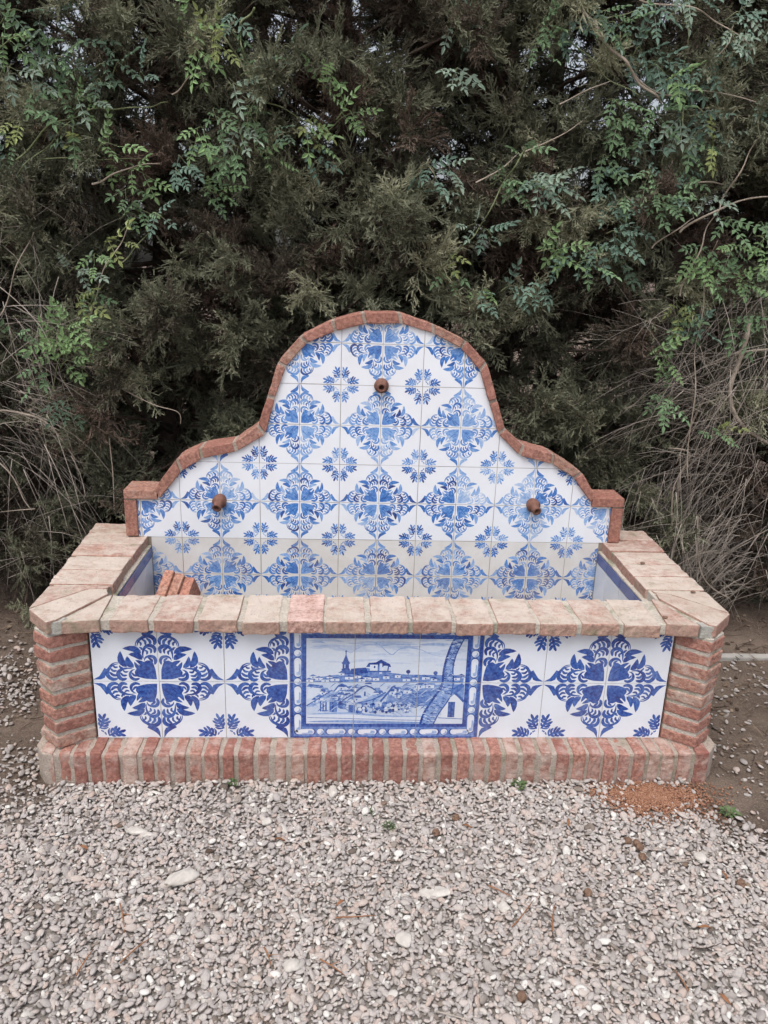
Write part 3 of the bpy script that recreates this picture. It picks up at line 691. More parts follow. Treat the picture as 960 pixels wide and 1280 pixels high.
# grout sheet just behind the tile faces
# spouts
def lathe(profile, n=20):
    bm = bmesh.new(); rings = []
    for r, t in profile: rings.append([bm.verts.new((r*math.cos(2*math.pi*k/n), r*math.sin(2*math.pi*k/n), t)) for k in range(n)])
    for a, b in zip(rings[:-1], rings[1:]):
        for k in range(n): bm.faces.new((a[k], a[(k+1) % n], b[(k+1) % n], b[k]))
    bm.faces.new(rings[-1]); bmesh.ops.recalc_face_normals(bm, faces=bm.faces)
    return bm_mesh(bm, 'lathe', True)
for (px, py), tilt, side, ln in (((477, 484), 10, -2, .036), ((274, 629), 24, -10, .050), ((667, 634), 20, 12, .050)):
    p = on_y(px, py, .695)
    me = lathe([(.028, -.025), (.030, .0), (.0315, .009), (.030, .015), (.024, .019), (.0195, .025), (.0185, ln*.80), (.0205, ln*.90), (.0195, ln), (.012, ln), (.0105, ln-.005), (.0105, ln-.03)])
    d = Vector((math.sin(R(side)), -1, -math.tan(R(tilt)))).normalized()
    o = put('spout', me, M['spout'], (p.x, YB-.002, p.z+.005), FT); o.rotation_euler = d.to_track_quat('Z', 'Y').to_euler(); o.scale = (.88, .88, .9)

# bricks left in the trough: leaning on the back wall with their narrow edges up
for k, (fx0, nx0, zt, lab) in enumerate(((-.808, -.850, .318, 'orange brick leaning in the trough, closest to the blue strip'), (-.770, -.812, .304, 'orange brick leaning in the trough between two other bricks'), (-.733, -.772, .290, 'orange brick leaning in the trough with its broad side showing'))):
    L, W, Tk = .26, .115, .0365
    me, c = rough_prism([(-L/2, -W/2), (L/2, -W/2), (L/2, W/2), (-L/2, W/2)], -Tk/2, Tk/2, 'y', 300+k, .003, .0012, .05)
    far = Vector((fx0, .640, zt)); near = Vector((nx0, .46, zt-.14)); ax = (far-near).normalized()
    side = Vector((1, .1, .28)).normalized(); side = (side-ax*side.dot(ax)).normalized(); up = side.cross(ax)*-1
    if up.z < 0: up = -up
    rot = Matrix((ax, side, up)).transposed()
    ctr = far - ax*(L/2) - up*(W/2)
    o = put('loose_brick', me, M['loose'], ctr, label=lab, cat='brick', group='bricks left in the trough'); o.rotation_euler = rot.to_euler()

# ------------------------------------------------------------------ hedge of cypress trees
def spray(seed, length, droop, dense, width=.0031):
    """a feathery cypress shoot as thin ribbons"""
    rs = random.Random(seed); V, Fc = [], []
    def strip(pts, wd):
        b = len(V); n = len(pts); an = rs.uniform(0, math.pi); sd = Vector((math.cos(an), math.sin(an), rs.uniform(-.5, .5))).normalized()
        for i, p in enumerate(pts):
            ww = wd*(1-.6*i/(n-1)); V.append(tuple(p-sd*ww)); V.append(tuple(p+sd*ww))
        for i in range(n-1): Fc.append((b+2*i, b+2*i+1, b+2*i+3, b+2*i+2))
    axis = [Vector((0, 0, 0))]; d = Vector((0, 0, 1))
    for k in range(6):
        d = (d + Vector((rs.uniform(-.15, .15), rs.uniform(-.15, .15)+droop, 0))).normalized(); axis.append(axis[-1]+d*length/6)
    strip(axis, width*1.3)
    for k in range(dense):
        t = (k+.5)/dense; i = min(5, int(t*6)); p = axis[i].lerp(axis[i+1], t*6-i)
        ax = (axis[i+1]-axis[i]).normalized(); an = rs.uniform(0, 2*math.pi)
        o = Vector((math.cos(an), math.sin(an)*.7, 0)); l2 = length*(.50-.30*t)*rs.uniform(.6, 1.1); d2 = (ax*.75+o*.75).normalized()
        q = [p, p+d2*l2*.5, p+(d2+ax*.25).normalized()*l2]; strip(q, width)
        for m in range(6):
            t2 = rs.uniform(.15, 1); pp = q[0].lerp(q[1], t2*2) if t2 < .5 else q[1].lerp(q[2], t2*2-1)
            o2 = Vector((rs.uniform(-1, 1), rs.uniform(-1, 1), rs.uniform(-.3, .8))).normalized()
            e = pp+(d2*.7+o2*.75).normalized()*l2*rs.uniform(.22, .45); strip([pp, e], width*.95)
    me = bpy.data.meshes.new('spray'); me.from_pydata(V, [], Fc); me.materials.append(M['cypress']); return me
SPR = src_collection('cypress_spray', [spray(1, .15, .10, 15), spray(2, .18, .16, 17), spray(3, .12, .05, 13), spray(4, .16, .22, 16), spray(5, .14, -.05, 15), spray(6, .20, .12, 16)])
def hedge_tree(tx, ty, height, seed, label, brown, row=0):
    rs = random.Random(seed)
    root = empty('cypress_tree', (tx, ty, GZ-.01), label, 'tree', 'cypress trees grown into one hedge')
    tp = [Vector((tx+.04*math.sin(k*.9+seed), ty+.03*math.cos(k*1.3+seed), GZ-.05+height*k/8)) for k in range(9)]
    tr = [.085*(1-.09*k) for k in range(9)]
    put('trunk', tube_arrays([([p-Vector((tx, ty, GZ)) for p in spline(tp, 3)], [.085*(1-.7*k/24)*(1+.1*math.sin(k*2.3)) for k in range(25)])], 9), M['bark'], (tx, ty, GZ), root)
    limbs, pts, rots, scs, idx, tin = [], [], [], [], [], []
    nb = int(height*(38 if row == 0 else 12))
    for b in range(nb):
        h = .12+(height-.1)*((b+rs.random())/nb)
        an = rs.gauss(-math.pi/2, .85) if rs.random() < .8 else rs.uniform(0, 2*math.pi)
        lowk = max(0, min(1, (.80-h)/.6))
        reach = rs.uniform(.30, .74)-.10*lowk
        base = Vector((tx, ty, GZ+h-.2)); d = Vector((math.cos(an), math.sin(an), rs.uniform(-.05, .55)))
        end = base+d*reach
        if end.y < .98 and end.z < 1.45: end.y = .98+rs.uniform(0, .1)
        mid = (base+end)/2+Vector((rs.uniform(-.06, .06), rs.uniform(-.06, .06), rs.uniform(-.04, .05)))
        sp = spline([base, mid, end], 3); limbs.append((sp, [.013*(1-.75*i/6) for i in range(7)]))
        dead = rs.random() < .08+.18*brown
        for u in range(rs.choice((2, 3, 3, 4))):              # puffs of shoots along the outer half of the branch
            t = 1-.55*rs.random()*(u > 0); i = min(5, int(t*6)); pc = sp[i].lerp(sp[i+1], t*6-i)
            pc = pc+Vector((rs.gauss(0, .08), rs.gauss(0, .05), rs.gauss(0, .07)))*(u > 0)
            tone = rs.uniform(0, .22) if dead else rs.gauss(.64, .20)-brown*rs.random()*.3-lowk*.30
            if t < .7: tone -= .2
            if row: tone -= .25  # depth shade put into the colour: darker back row deepens the hedge gaps
            out = (d+Vector((rs.gauss(0, .3), rs.gauss(0, .3)-.25, rs.gauss(0, .25)-.15))).normalized()
            for q in range(int(rs.uniform(10, 17)*(1-.3*lowk))):
                dv = (out*.75+Vector((rs.gauss(0, 1), rs.gauss(0, 1), rs.gauss(0, 1)))*.55).normalized()
                p = pc+dv*rs.uniform(-.03, .03)+Vector((rs.gauss(0, .02), rs.gauss(0, .02), rs.gauss(0, .02)))
                tip = p+dv*.14
                if tip.y < .85 and tip.z < 1.36: continue
                if tip.z < GZ+.03 or p.z < GZ+.03: continue
                mm = (dv.to_track_quat('Z', 'Y').to_matrix() @ Euler((0, 0, rs.uniform(0, 6.28))).to_matrix()).to_euler()
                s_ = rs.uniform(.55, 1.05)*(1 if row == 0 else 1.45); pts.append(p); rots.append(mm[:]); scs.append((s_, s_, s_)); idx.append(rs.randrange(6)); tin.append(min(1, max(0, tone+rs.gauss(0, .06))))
    put('limbs', tube_arrays([([p-Vector((tx, ty, GZ)) for p in pp], r) for pp, r in limbs], 4), M['bark'], (tx, ty, GZ), root)
    scatter('crown', pts, rots, scs, idx, tin, SPR, root, (tx, ty, GZ), kind='stuff')
    return len(pts)
tl = [(-2.55, 1.62, 3.5), (-1.75, 1.58, 3.6), (-.98, 1.66, 3.5), (-.20, 1.60, 3.7), (.58, 1.66, 3.6), (1.36, 1.58, 3.5), (2.14, 1.64, 3.6), (2.92, 1.6, 3.5)]
labs = ['dense cypress at the hedge end past the dry brush', 'dense cypress behind the pale dry twigs and bright jasmine shoot', 'dense cypress behind the lower left shoulder of the fountain', 'dense cypress behind the rounded top of the fountain', 'dense cypress behind the long bare jasmine shoot', 'dense cypress hung with bluish jasmine beside the fountain', 'dense cypress behind the thick bent vine', 'dense cypress at the hedge end beyond the vine']
labs[2] = 'dense cypress whose sprays hang over a shoulder of the fountain'
tot = 0
for k, (a, b, h) in enumerate(tl): tot += hedge_tree(a, b, h, 70+k, labs[k], [.5, .6, .3, .2, .15, .35, .6, .5][k])
# a second row behind closes the hedge
for k, a in enumerate((-2.9, -2.1, -1.35, -.6, .2, .95, 1.75, 2.5, 3.2)):
    tot += hedge_tree(a, 2.22+.06*math.sin(k*2), 3.4, 170+k, 'dark cypress in the back row of the hedge', .4, 1)
print('sprays', tot)

# ------------------------------------------------------------------ climbing jasmine
def jleaf(seed, pairs):
    rs = random.Random(seed); V, Fc = [], []
    L = .030+.021*pairs
    def leaflet(base, d, ln, wd, drop):
        d = d.normalized(); sd = d.cross(Vector((0, 0, 1))).normalized(); b = len(V); up = Vector((0, 0, 1))
        P = [base, base+d*ln*.35+sd*wd/2+up*.003, base+d*ln*.72+sd*wd*.36, base+d*ln-up*drop, base+d*ln*.72-sd*wd*.36, base+d*ln*.35-sd*wd/2+up*.003, base+d*ln*.4-up*.003]
        V.extend(tuple(p) for p in P); Fc.extend([(b, b+6, b+1), (b+1, b+6, b+2), (b+2, b+6, b+3), (b+3, b+6, b+4), (b+4, b+6, b+5), (b+5, b+6, b)])
    rach = [Vector((0, t*L, -.10*t*t*L)) for t in (0, .35, .7, 1)]
    b = len(V)
    for p in rach: V.append((p.x-.0008, p.y, p.z)); V.append((p.x+.0008, p.y, p.z))
    for i in range(3): Fc.append((b+2*i, b+2*i+1, b+2*i+3, b+2*i+2))
    for k in range(pairs):
        t = .34+.60*k/max(1, pairs-1)*.92; p = Vector((0, t*L, -.10*t*t*L))
        for s in (-1, 1): leaflet(p, Vector((s*1.0, .55+rs.uniform(-.15, .2), rs.uniform(-.25, .1))), rs.uniform(.022, .030)*(1-.12*abs(k-1)), rs.uniform(.012, .015), rs.uniform(.002, .006))
    leaflet(rach[-1], Vector((rs.uniform(-.1, .1), 1, -.1)), .034, .014, .006)
    me = bpy.data.meshes.new('jasmine_leaf'); me.from_pydata(V, [], Fc); me.materials.append(M['jasmine']); return me
JL = [jleaf(k, p) for k, p in enumerate((2, 3, 3, 3, 4, 3))]
TONES = {'b': (.19, .29, .23), 'g': (.20, .31, .17), 'y': (.32, .37, .15), 'l': (.27, .41, .19), 'd': (.12, .18, .125), 'p': (.30, .39, .31)}
def jasmine(label, stems, sprigs, seed, yd):
    rs = random.Random(seed); base = on_y(*stems[0][0][0], yd); base.z = GZ
    root = empty('climbing_jasmine', base, label, 'climber', 'jasmine climbing through the hedge')
    for pts, r, bark in stems:
        P = spline([on_y(px, py, yd+dy) for px, py, dy in ((*p, 0)[:3] if len(p) == 2 else p for p in pts)], 6)
        P = [p+Vector((0, .02*math.sin(i*.7), 0)) for i, p in enumerate(P)]
        put('stem', tube_arrays([([p-base for p in P], [r*(1-.55*i/len(P)) for i in range(len(P))])], 5), M['thicktwig' if bark else 'greenstem'], base, root)
    n = 0
    for (x0, y0, x1, y1, k, tone) in sprigs:
        dp = rs.uniform(-.06, .10); a = on_y(x0, y0, yd+dp); b = on_y(x1, y1, yd+dp+rs.uniform(-.08, .02)); m = (a+b)/2+Vector((rs.uniform(-.02, .02), -.02, .02))
        P = spline([a, m, b], 4); put('stem', tube_arrays([([p-base for p in P], [.0022*(1-.6*i/8) for i in range(9)])], 4), M['greenstem'], base, root)
        ax = (b-a).normalized()
        for q in range(k):
            t = (q+.6)/k; i = min(7, int(t*8)); p = P[i].lerp(P[i+1], t*8-i)
            s = 1 if q % 2 else -1
            side = ax.cross(Vector((0, -1, 0))).normalized()*s
            d = (ax*rs.uniform(.3, .9)+side*rs.uniform(.5, 1)+Vector((rs.uniform(-.3, .3), rs.uniform(-.55, .05), rs.uniform(-.5, .05)))).normalized()
            if q == k-1: d = (ax+Vector((0, -.2, -.2))).normalized()
            nrm = Vector((rs.uniform(-.45, .45), -.75+rs.uniform(-.2, .3), .75+rs.uniform(-.3, .2))); nrm = (nrm-d*nrm.dot(d)).normalized(); xx = d.cross(nrm)
            o = put('leaf', JL[rs.randrange(6)], None, p, root); o.rotation_euler = Matrix((xx, d, nrm)).transposed().to_euler()
            sc = rs.uniform(.68, 1.12); o.scale = (sc, sc, sc)
            c = TONES[tone]; f = rs.uniform(.85, 1.35); o.color = (c[0]*f, c[1]*f, c[2]*f, 1); n += 1
    return n
SG_L = [(0, 60, 40, 50, 5, 'g'), (0, 50, 20, 62, 4, 'l'), (25, 62, 46, 70, 3, 'p'), (0, 95, 24, 90, 3, 'p'), (28, 98, 48, 104, 3, 'p'), (70, 90, 82, 72, 3, 'g'), (60, 100, 78, 92, 3, 'g'), (85, 55, 98, 74, 3, 'd'), (108, 50, 124, 58, 2, 'd'),
        (118, 85, 130, 92, 3, 'd'), (118, 110, 128, 105, 3, 'd'), (35, 118, 52, 134, 4, 'g'), (70, 126, 88, 122, 3, 'g'), (95, 130, 118, 128, 4, 'p'), (88, 150, 104, 138, 4, 'l'), (95, 162, 84, 168, 3, 'g'), (55, 178, 72, 165, 4, 'p'), (30, 155, 22, 165, 3, 'y'),
        (20, 178, 5, 182, 3, 'g'), (110, 188, 104, 180, 2, 'y'), (122, 190, 150, 184, 4, 'l'), (132, 200, 138, 206, 3, 'l'), (0, 215, 8, 212, 3, 'b'), (0, 30, 30, 15, 4, 'd'), (50, 20, 75, 30, 4, 'd'), (140, 95, 150, 80, 3, 'd'), (175, 100, 182, 98, 2, 'b'),
        (160, 215, 190, 224, 5, 'l'), (165, 238, 158, 250, 3, 'g'), (150, 275, 172, 270, 4, 'g'), (175, 272, 190, 268, 3, 'g'), (195, 272, 208, 276, 3, 'b'), (130, 308, 158, 304, 4, 'y'), (122, 318, 118, 332, 4, 'l'), (85, 342, 98, 338, 3, 'p'), (105, 345, 116, 344, 2, 'p'), (95, 372, 110, 378, 4, 'y'),
        (60, 430, 82, 412, 6, 'l'), (72, 420, 100, 402, 5, 'l'), (80, 445, 68, 430, 5, 'l'), (75, 462, 90, 452, 4, 'l'), (90, 450, 114, 455, 4, 'l'), (58, 460, 48, 470, 4, 'g'), (105, 435, 118, 442, 3, 'y'), (15, 425, 22, 418, 3, 'g'), (40, 455, 36, 448, 2, 'g'), (98, 365, 116, 385, 4, 'g'), (95, 500, 84, 508, 4, 'd')]
ST_L = [([(20, 200), (60, 160), (95, 145), (125, 135)], .004, False), ([(125, 135), (160, 136), (190, 132), (212, 128)], .003, False), ([(0, 250), (30, 210), (62, 178), (92, 150)], .0035, False), ([(35, 198), (80, 198), (130, 199), (180, 199)], .0025, False),
        ([(115, 230), (140, 220), (165, 208), (200, 205)], .004, True), ([(110, 400), (130, 340), (152, 300), (170, 270)], .003, True), ([(0, 395), (20, 340), (40, 290)], .003, True), ([(150, 330), (170, 310), (185, 290)], .003, False), ([(215, 118), (235, 100), (250, 88)], .003, True), ([(60, 500), (75, 450), (100, 400), (135, 350)], .0025, False)]
SG_M = [(222, 42, 240, 36, 4, 'l'), (242, 60, 250, 86, 5, 'l'), (262, 50, 268, 40, 4, 'y'), (268, 55, 280, 62, 3, 'y'), (292, 22, 286, 30, 3, 'b'), (295, 45, 300, 55, 2, 'g'), (318, 70, 322, 84, 3, 'g'), (330, 98, 338, 104, 3, 'b'), (300, 95, 312, 98, 2, 'b'), (285, 112, 305, 116, 4, 'p'), (268, 135, 275, 160, 4, 'g'),
        (255, 160, 246, 178, 4, 'l'), (250, 190, 275, 196, 5, 'g'), (300, 135, 315, 150, 4, 'g'), (292, 160, 302, 176, 4, 'p'), (300, 185, 290, 196, 4, 'g'), (318, 150, 322, 165, 3, 'g'), (325, 195, 345, 200, 3, 'l'), (340, 165, 356, 170, 3, 'd'), (385, 145, 392, 165, 4, 'y'), (396, 110, 402, 98, 3, 'l'), (405, 118, 414, 112, 3, 'l'), (380, 170, 396, 178, 4, 'l'), (420, 150, 442, 142, 5, 'l'), (372, 190, 390, 195, 4, 'b'), (250, 240, 276, 246, 5, 'g'), (262, 244, 272, 240, 3, 'l'), (225, 200, 232, 204, 3, 'b'), (222, 215, 228, 222, 3, 'b'), (345, 70, 365, 64, 4, 'd'),
        (530, 210, 545, 225, 4, 'b'), (505, 250, 528, 240, 4, 'b'), (545, 240, 560, 250, 3, 'p'), (555, 210, 562, 216, 2, 'p'), (592, 290, 582, 284, 3, 'p'), (602, 290, 616, 296, 4, 'b'), (555, 318, 562, 330, 2, 'y'), (562, 335, 566, 350, 3, 'g'), (590, 365, 606, 378, 3, 'b'), (605, 374, 610, 366, 3, 'l'), (625, 365, 635, 362, 3, 'b'), (612, 232, 625, 228, 4, 'g'), (635, 225, 648, 240, 4, 'g'), (650, 200, 655, 190, 3, 'g'), (657, 222, 670, 224, 3, 'p')]
ST_M = [([(318, 10), (303, 28), (300, 45), (306, 70), (318, 95), (322, 120)], .0042, False), ([(278, 38), (284, 52), (300, 75), (310, 100), (321, 118)], .0035, False), ([(321, 118), (322, 140), (319, 165), (319, 192)], .0025, False), ([(321, 120), (315, 135), (308, 155), (300, 195)], .0025, False), ([(322, 123), (350, 134), (380, 150), (408, 164)], .0028, False),
        ([(658, 185), (645, 205), (628, 232), (605, 275), (592, 295), (570, 315), (548, 337)], .0036, False), ([(548, 337), (562, 350), (570, 365), (576, 380)], .0030, False), ([(595, 228), (625, 212), (650, 190)], .003, True), ([(535, 200), (540, 215), (546, 222)], .0022, True), ([(408, 164), (425, 150), (440, 140)], .002, False)]
SG_R = []
rr = random.Random(77)
for (cx, cy, rx, ry, n, tones) in ((800, 20, 60, 25, 10, 'bbg'), (895, 20, 60, 25, 11, 'bbp'), (800, 60, 30, 30, 8, 'bbb'), (905, 65, 50, 25, 10, 'pbb'), (945, 40, 20, 20, 5, 'pp'), (905, 130, 60, 40, 16, 'bpb'), (820, 95, 50, 30, 7, 'bdb'), (770, 10, 30, 15, 5, 'dg'), (725, 20, 30, 25, 4, 'db'), (775, 140, 55, 25, 10, 'bbg'), (835, 105, 22, 12, 4, 'yl'), (790, 185, 45, 22, 8, 'bdg'), (885, 180, 35, 25, 9, 'gyp'), (930, 150, 30, 25, 6, 'bp'), (795, 235, 35, 28, 11, 'bbg'), (855, 205, 40, 22, 6, 'gb'), (825, 262, 38, 22, 8, 'bg'),
                            (690, 235, 30, 15, 8, 'bbp'), (745, 215, 20, 18, 4, 'b'), (755, 285, 25, 20, 6, 'bb'), (700, 315, 30, 8, 6, 'lll'), (718, 330, 22, 8, 5, 'glb'), (740, 318, 22, 18, 6, 'bbg'), (770, 335, 22, 20, 4, 'db'), (665, 340, 14, 10, 3, 'b'), (905, 265, 30, 20, 6, 'gp'), (940, 285, 20, 30, 7, 'lg'), (905, 310, 40, 20, 8, 'lgp'), (860, 325, 22, 14, 6, 'lg'), (905, 350, 32, 16, 8, 'lg'), (880, 362, 22, 8, 4, 'bg'), (850, 378, 10, 8, 3, 'yl'), (855, 395, 16, 10, 4, 'gb'), (826, 440, 20, 8, 6, 'lll'), (830, 492, 16, 8, 5, 'lg'), (852, 405, 16, 10, 4, 'bg'), (918, 405, 16, 6, 4, 'bg'), (880, 545, 28, 6, 5, 'yg'), (952, 468, 8, 6, 2, 'g'), (680, 60, 30, 30, 5, 'ddg'), (620, 45, 30, 30, 4, 'dp'), (585, 80, 30, 25, 4, 'pd'), (560, 30, 25, 15, 3, 'p')):
    n = min(15, n*1.3); k = max(1, round(n*1.15/4.0))
    for q in range(k):
        a, b = cx+rr.uniform(-1, .6)*rx, cy+rr.uniform(-1, .7)*ry
        SG_R.append((a, b, a+rr.uniform(-6, 26), b+rr.uniform(-6, 20), max(2, round(n*1.15/k)), rr.choice(tones)))
ST_R = [([(725, 0), (738, 28), (765, 60), (790, 90), (815, 118), (830, 128)], .0070, True), ([(728, 0), (745, 25), (770, 40)], .003, False), ([(700, 36), (722, 36), (745, 30), (770, 20), (800, 12)], .0035, False), ([(700, 35), (735, 72), (765, 100), (800, 122)], .003, False), ([(700, 130), (730, 115), (765, 100)], .003, True), ([(800, 0), (858, 10), (905, 30), (945, 70)], .0035, True), ([(858, 0), (858, 40), (857, 80)], .003, False),
        ([(790, 88), (830, 120), (880, 112), (960, 135)], .0035, True), ([(850, 290), (880, 270), (930, 250), (960, 246)], .005, True), ([(845, 230), (880, 228), (910, 230)], .004, True), ([(900, 260), (920, 220), (945, 180), (960, 150)], .0035, True), ([(850, 370), (870, 320), (888, 280), (900, 255)], .004, True), ([(815, 310), (840, 290), (870, 272)], .0035, True), ([(780, 240), (800, 260), (820, 280)], .002, True), ([(880, 90), (905, 60), (920, 30)], .0025, True), ([(860, 600), (866, 500), (872, 430), (880, 360), (895, 300)], .003, True), ([(655, 190), (700, 170), (730, 150)], .003, True), ([(860, 120), (850, 160), (830, 200), (825, 240)], .003, False)]
nl = jasmine('jasmine with a bright green shoot over the pale dry twigs', ST_L, SG_L, 1, .96), jasmine('jasmine with long bare shoots hanging above the fountain', ST_M, SG_M, 2, .91), jasmine('dense bluish jasmine spread round a thick grey stem', ST_R, SG_R, 3, .93)
print('leaves', nl)

# ------------------------------------------------------------------ dry brush either side
def arc(p, d, ln, bend, n, rs):
    out = [p.copy()]; d = d.normalized()
    for k in range(n):
        d = (d+bend/n+Vector((rs.uniform(-.08, .08), rs.uniform(-.08, .08), rs.uniform(-.08, .08)))).normalized(); out.append(out[-1]+d*ln/n)
    return out
def brush(label, name, centres, n, seed, yd, stems, fine):
    rs = random.Random(seed); b0 = on_y(*centres[0][:2], yd); b0.z = GZ
    root = empty(name, b0, label, 'dry shrub')
    paths = []
    for i in range(n):
        cx, cy, rx, ry, ang, spr = rs.choice(centres)
        p = on_y(cx+rs.uniform(-rx, rx), cy+rs.uniform(-ry, ry), yd+rs.uniform(-.12, .35))
        a = R(ang+rs.gauss(0, spr)); d = Vector((math.cos(a), rs.uniform(-.35, .35), math.sin(a)))
        ln = rs.uniform(.15, .55); n_ = 5; r = rs.uniform(.0008, .0022)*fine
        q = arc(p, d, ln, Vector((rs.uniform(-.4, .4), rs.uniform(-.3, .2), -rs.uniform(.1, .9))), n_, rs)
        if min(v.z for v in q) < GZ: continue
        if any(v.y < .87 and abs(v.x) < 1.22 for v in q): continue
        paths.append((q, [r*(1-.6*k/n_) for k in range(n_+1)]))
        if rs.random() < .5:
            j = rs.randrange(1, 4); d3 = (q[j+1]-q[j]).normalized()+Vector((rs.uniform(-.7, .7), rs.uniform(-.4, .4), rs.uniform(-.6, .6)))
            paths.append((arc(q[j], d3, ln*.4, Vector((0, 0, -.3)), 3, rs), [r*.6, r*.5, r*.4, r*.3]))
    put('twigs', tube_arrays([([v-b0 for v in q], r) for q, r in paths], 3), M['twig'], b0, root, kind='stuff')
    for pts, r in stems:
        P = spline([on_y(px, py, yd+dy) for px, py, dy in pts], 8)
        put('stem', tube_arrays([([v-b0 for v in P], [r*(1-.4*i/len(P))*(1+.08*math.sin(i*1.7)) for i in range(len(P))])], 8), M['thicktwig'], b0, root)
brush('pale leafless brush with a thick bent vine beside the trough', 'dry_brush',
      [(935, 470, 40, 60, 210, 30), (930, 560, 40, 70, 200, 35), (900, 620, 60, 60, 230, 40), (930, 690, 40, 50, 205, 35), (880, 500, 40, 80, 160, 40), (840, 640, 40, 60, 265, 25), (940, 420, 30, 60, 240, 40), (900, 700, 60, 50, 190, 60), (870, 420, 50, 50, 200, 60)], 1000, 21, 1.0,
      [([(938, 400, 0), (928, 440, -.02), (914, 480, -.03), (914, 505, -.03), (925, 528, -.03), (945, 545, 0), (985, 568, .05)], .0105), ([(985, 436, .05), (945, 438, .0), (915, 443, -.02), (895, 452, 0)], .006), ([(872, 645, .0), (873, 700, -.02), (885, 730, -.03), (912, 748, -.02)], .004), ([(836, 560, 0), (862, 568, 0), (842, 610, 0), (840, 660, 0)], .004), ([(985, 380, .2), (940, 420, .15), (880, 500, .1), (845, 580, .1)], .005), ([(840, 690, .2), (844, 640, .2), (850, 590, .22)], .011)], 1.0)
brush('grey leafless twigs tangled under the bright jasmine shoot', 'dry_brush',
      [(20, 430, 40, 60, 330, 40), (10, 500, 30, 60, 340, 35), (40, 540, 50, 50, 310, 30), (30, 380, 40, 40, 300, 60), (60, 640, 60, 80, 280, 60), (20, 700, 40, 80, 300, 60), (60, 300, 60, 60, 200, 80)], 330, 22, 1.05,
      [([(-20, 512, .05), (20, 515, 0), (60, 530, -.02), (95, 575, 0)], .005), ([(-10, 570, 0), (15, 595, -.02), (30, 625, -.02), (40, 638, -.02)], .003), ([(0, 640, 0), (20, 638, -.02), (44, 636, -.03)], .0025), ([(135, 480, -.05), (136, 540, -.06), (141, 590, -.06), (143, 640, -.05)], .0028), ([(0, 240, .1), (18, 232, .08), (35, 238, .08), (50, 262, .1)], .007), ([(70, 235, .1), (80, 220, .1), (78, 205, .1), (65, 190, .12)], .005), ([(140, 480, -.05), (190, 505, -.08), (222, 515, -.08), (226, 530, -.08)], .0018)], .95)

# ------------------------------------------------------------------ gravel, grit, litter
def pebble(seed):
    rs = random.Random(seed); bm = bmesh.new(); bmesh.ops.create_icosphere(bm, subdivisions=2, radius=1)
    ax = (rs.uniform(1.05, 1.6), rs.uniform(.7, .95), rs.uniform(.34, .58)); s = Vector((seed*5.1, seed*2.3, seed))
    for v in bm.verts:
        k = 1+.15*noise.noise(v.co*.8+s)+.03*noise.noise(v.co*2.2+s); k *= min(1.0, .80/max(abs(v.co.dot(Vector((.6, .5, .62)))), abs(v.co.dot(Vector((-.7, .6, .38)))), .01))**.5
        v.co = Vector((v.co.x*ax[0]*k, v.co.y*ax[1]*k, v.co.z*ax[2]*k))
    me = bm_mesh(bm, 'pebble', True); me.materials.append(M['pebble']); return me
PEB = src_collection('pebble_piece', [pebble(k) for k in range(10)])
def gravel():
    rg = np.random.default_rng(4); sp = .0092
    xs = np.arange(-2.6, 2.6, sp); ys = np.arange(-2.4, 1.0, sp); X, Y = np.meshgrid(xs, ys); X = X.ravel()+rg.uniform(-.5, .5, X.size)*sp; Y = Y.ravel()+rg.uniform(-.5, .5, Y.size)*sp
    cl = np.array([noise.noise(Vector((x*3, y*3, 8))) for x, y in zip(X, Y)])
    d = np.ones_like(X)*.93
    d = np.where(Y > -1.25, d, .5); d = np.where(np.abs(X) > 1.5, d*.55, d)
    inside = (np.abs(X) < 1.085) & (Y > -.092); d[inside] = 0
    rt = (X > .98) & (Y > -.42-.6*(X-.98)); t = np.clip((Y+.42+.6*(X-.98))/.25, 0, 1); d = np.where(rt, d*(1-.93*t)+cl*.22*t, d)
    lf = (X < -1.02) & (Y > -.28); d = np.where(lf, d*(.30+cl*.6), d)
    d = np.where((np.abs(X) > 1.0) & (Y > .35), d*np.clip(1-(Y-.35)*2.0, .04, 1), d)
    pile = ((X-.835)/.20)**2+((Y+.175)/.105)**2; d = np.where(pile < 1.2, d*np.clip(.12+.7*pile, 0, 1), d)
    d = d*np.where(cl < -.35, .8, 1)
    keep = rg.random(X.size) < d; X, Y = X[keep], Y[keep]; n = X.size
    s = np.clip(rg.lognormal(-5.13, .32, n), .0034, .0135); z = np.array([ground_h(x, y) for x, y in zip(X, Y)])+.004+rg.uniform(-.003, .009, n)*(s/.008)**.3+.012*np.clip((Y+.13)/.04, 0, 1)*(np.abs(X) < 1.1)*rg.random(n)
    tint = np.clip(rg.normal(.59, .20, n)+.10*cl[keep]+np.where(rg.random(n) < .05, .4, 0), 0, 1)
    dirty = ((X > .95) & (Y > -.35)) | ((X < -1.0) & (Y > -.2)); tint = np.where(dirty, np.clip(tint-.18, 0, 1), tint)
    rot = np.stack([rg.normal(0, .38, n), rg.normal(0, .38, n), rg.uniform(0, 6.28, n)], 1)
    scatter('gravel', np.stack([X, Y, z], 1), rot, np.repeat(s[:, None], 3, 1), rg.integers(0, 10, n), tint, PEB, None, (0, 0, GZ), kind='stuff', label='pale grey and pinkish gravel in front of the fountain', cat='gravel')
    return n
print('pebbles', gravel())
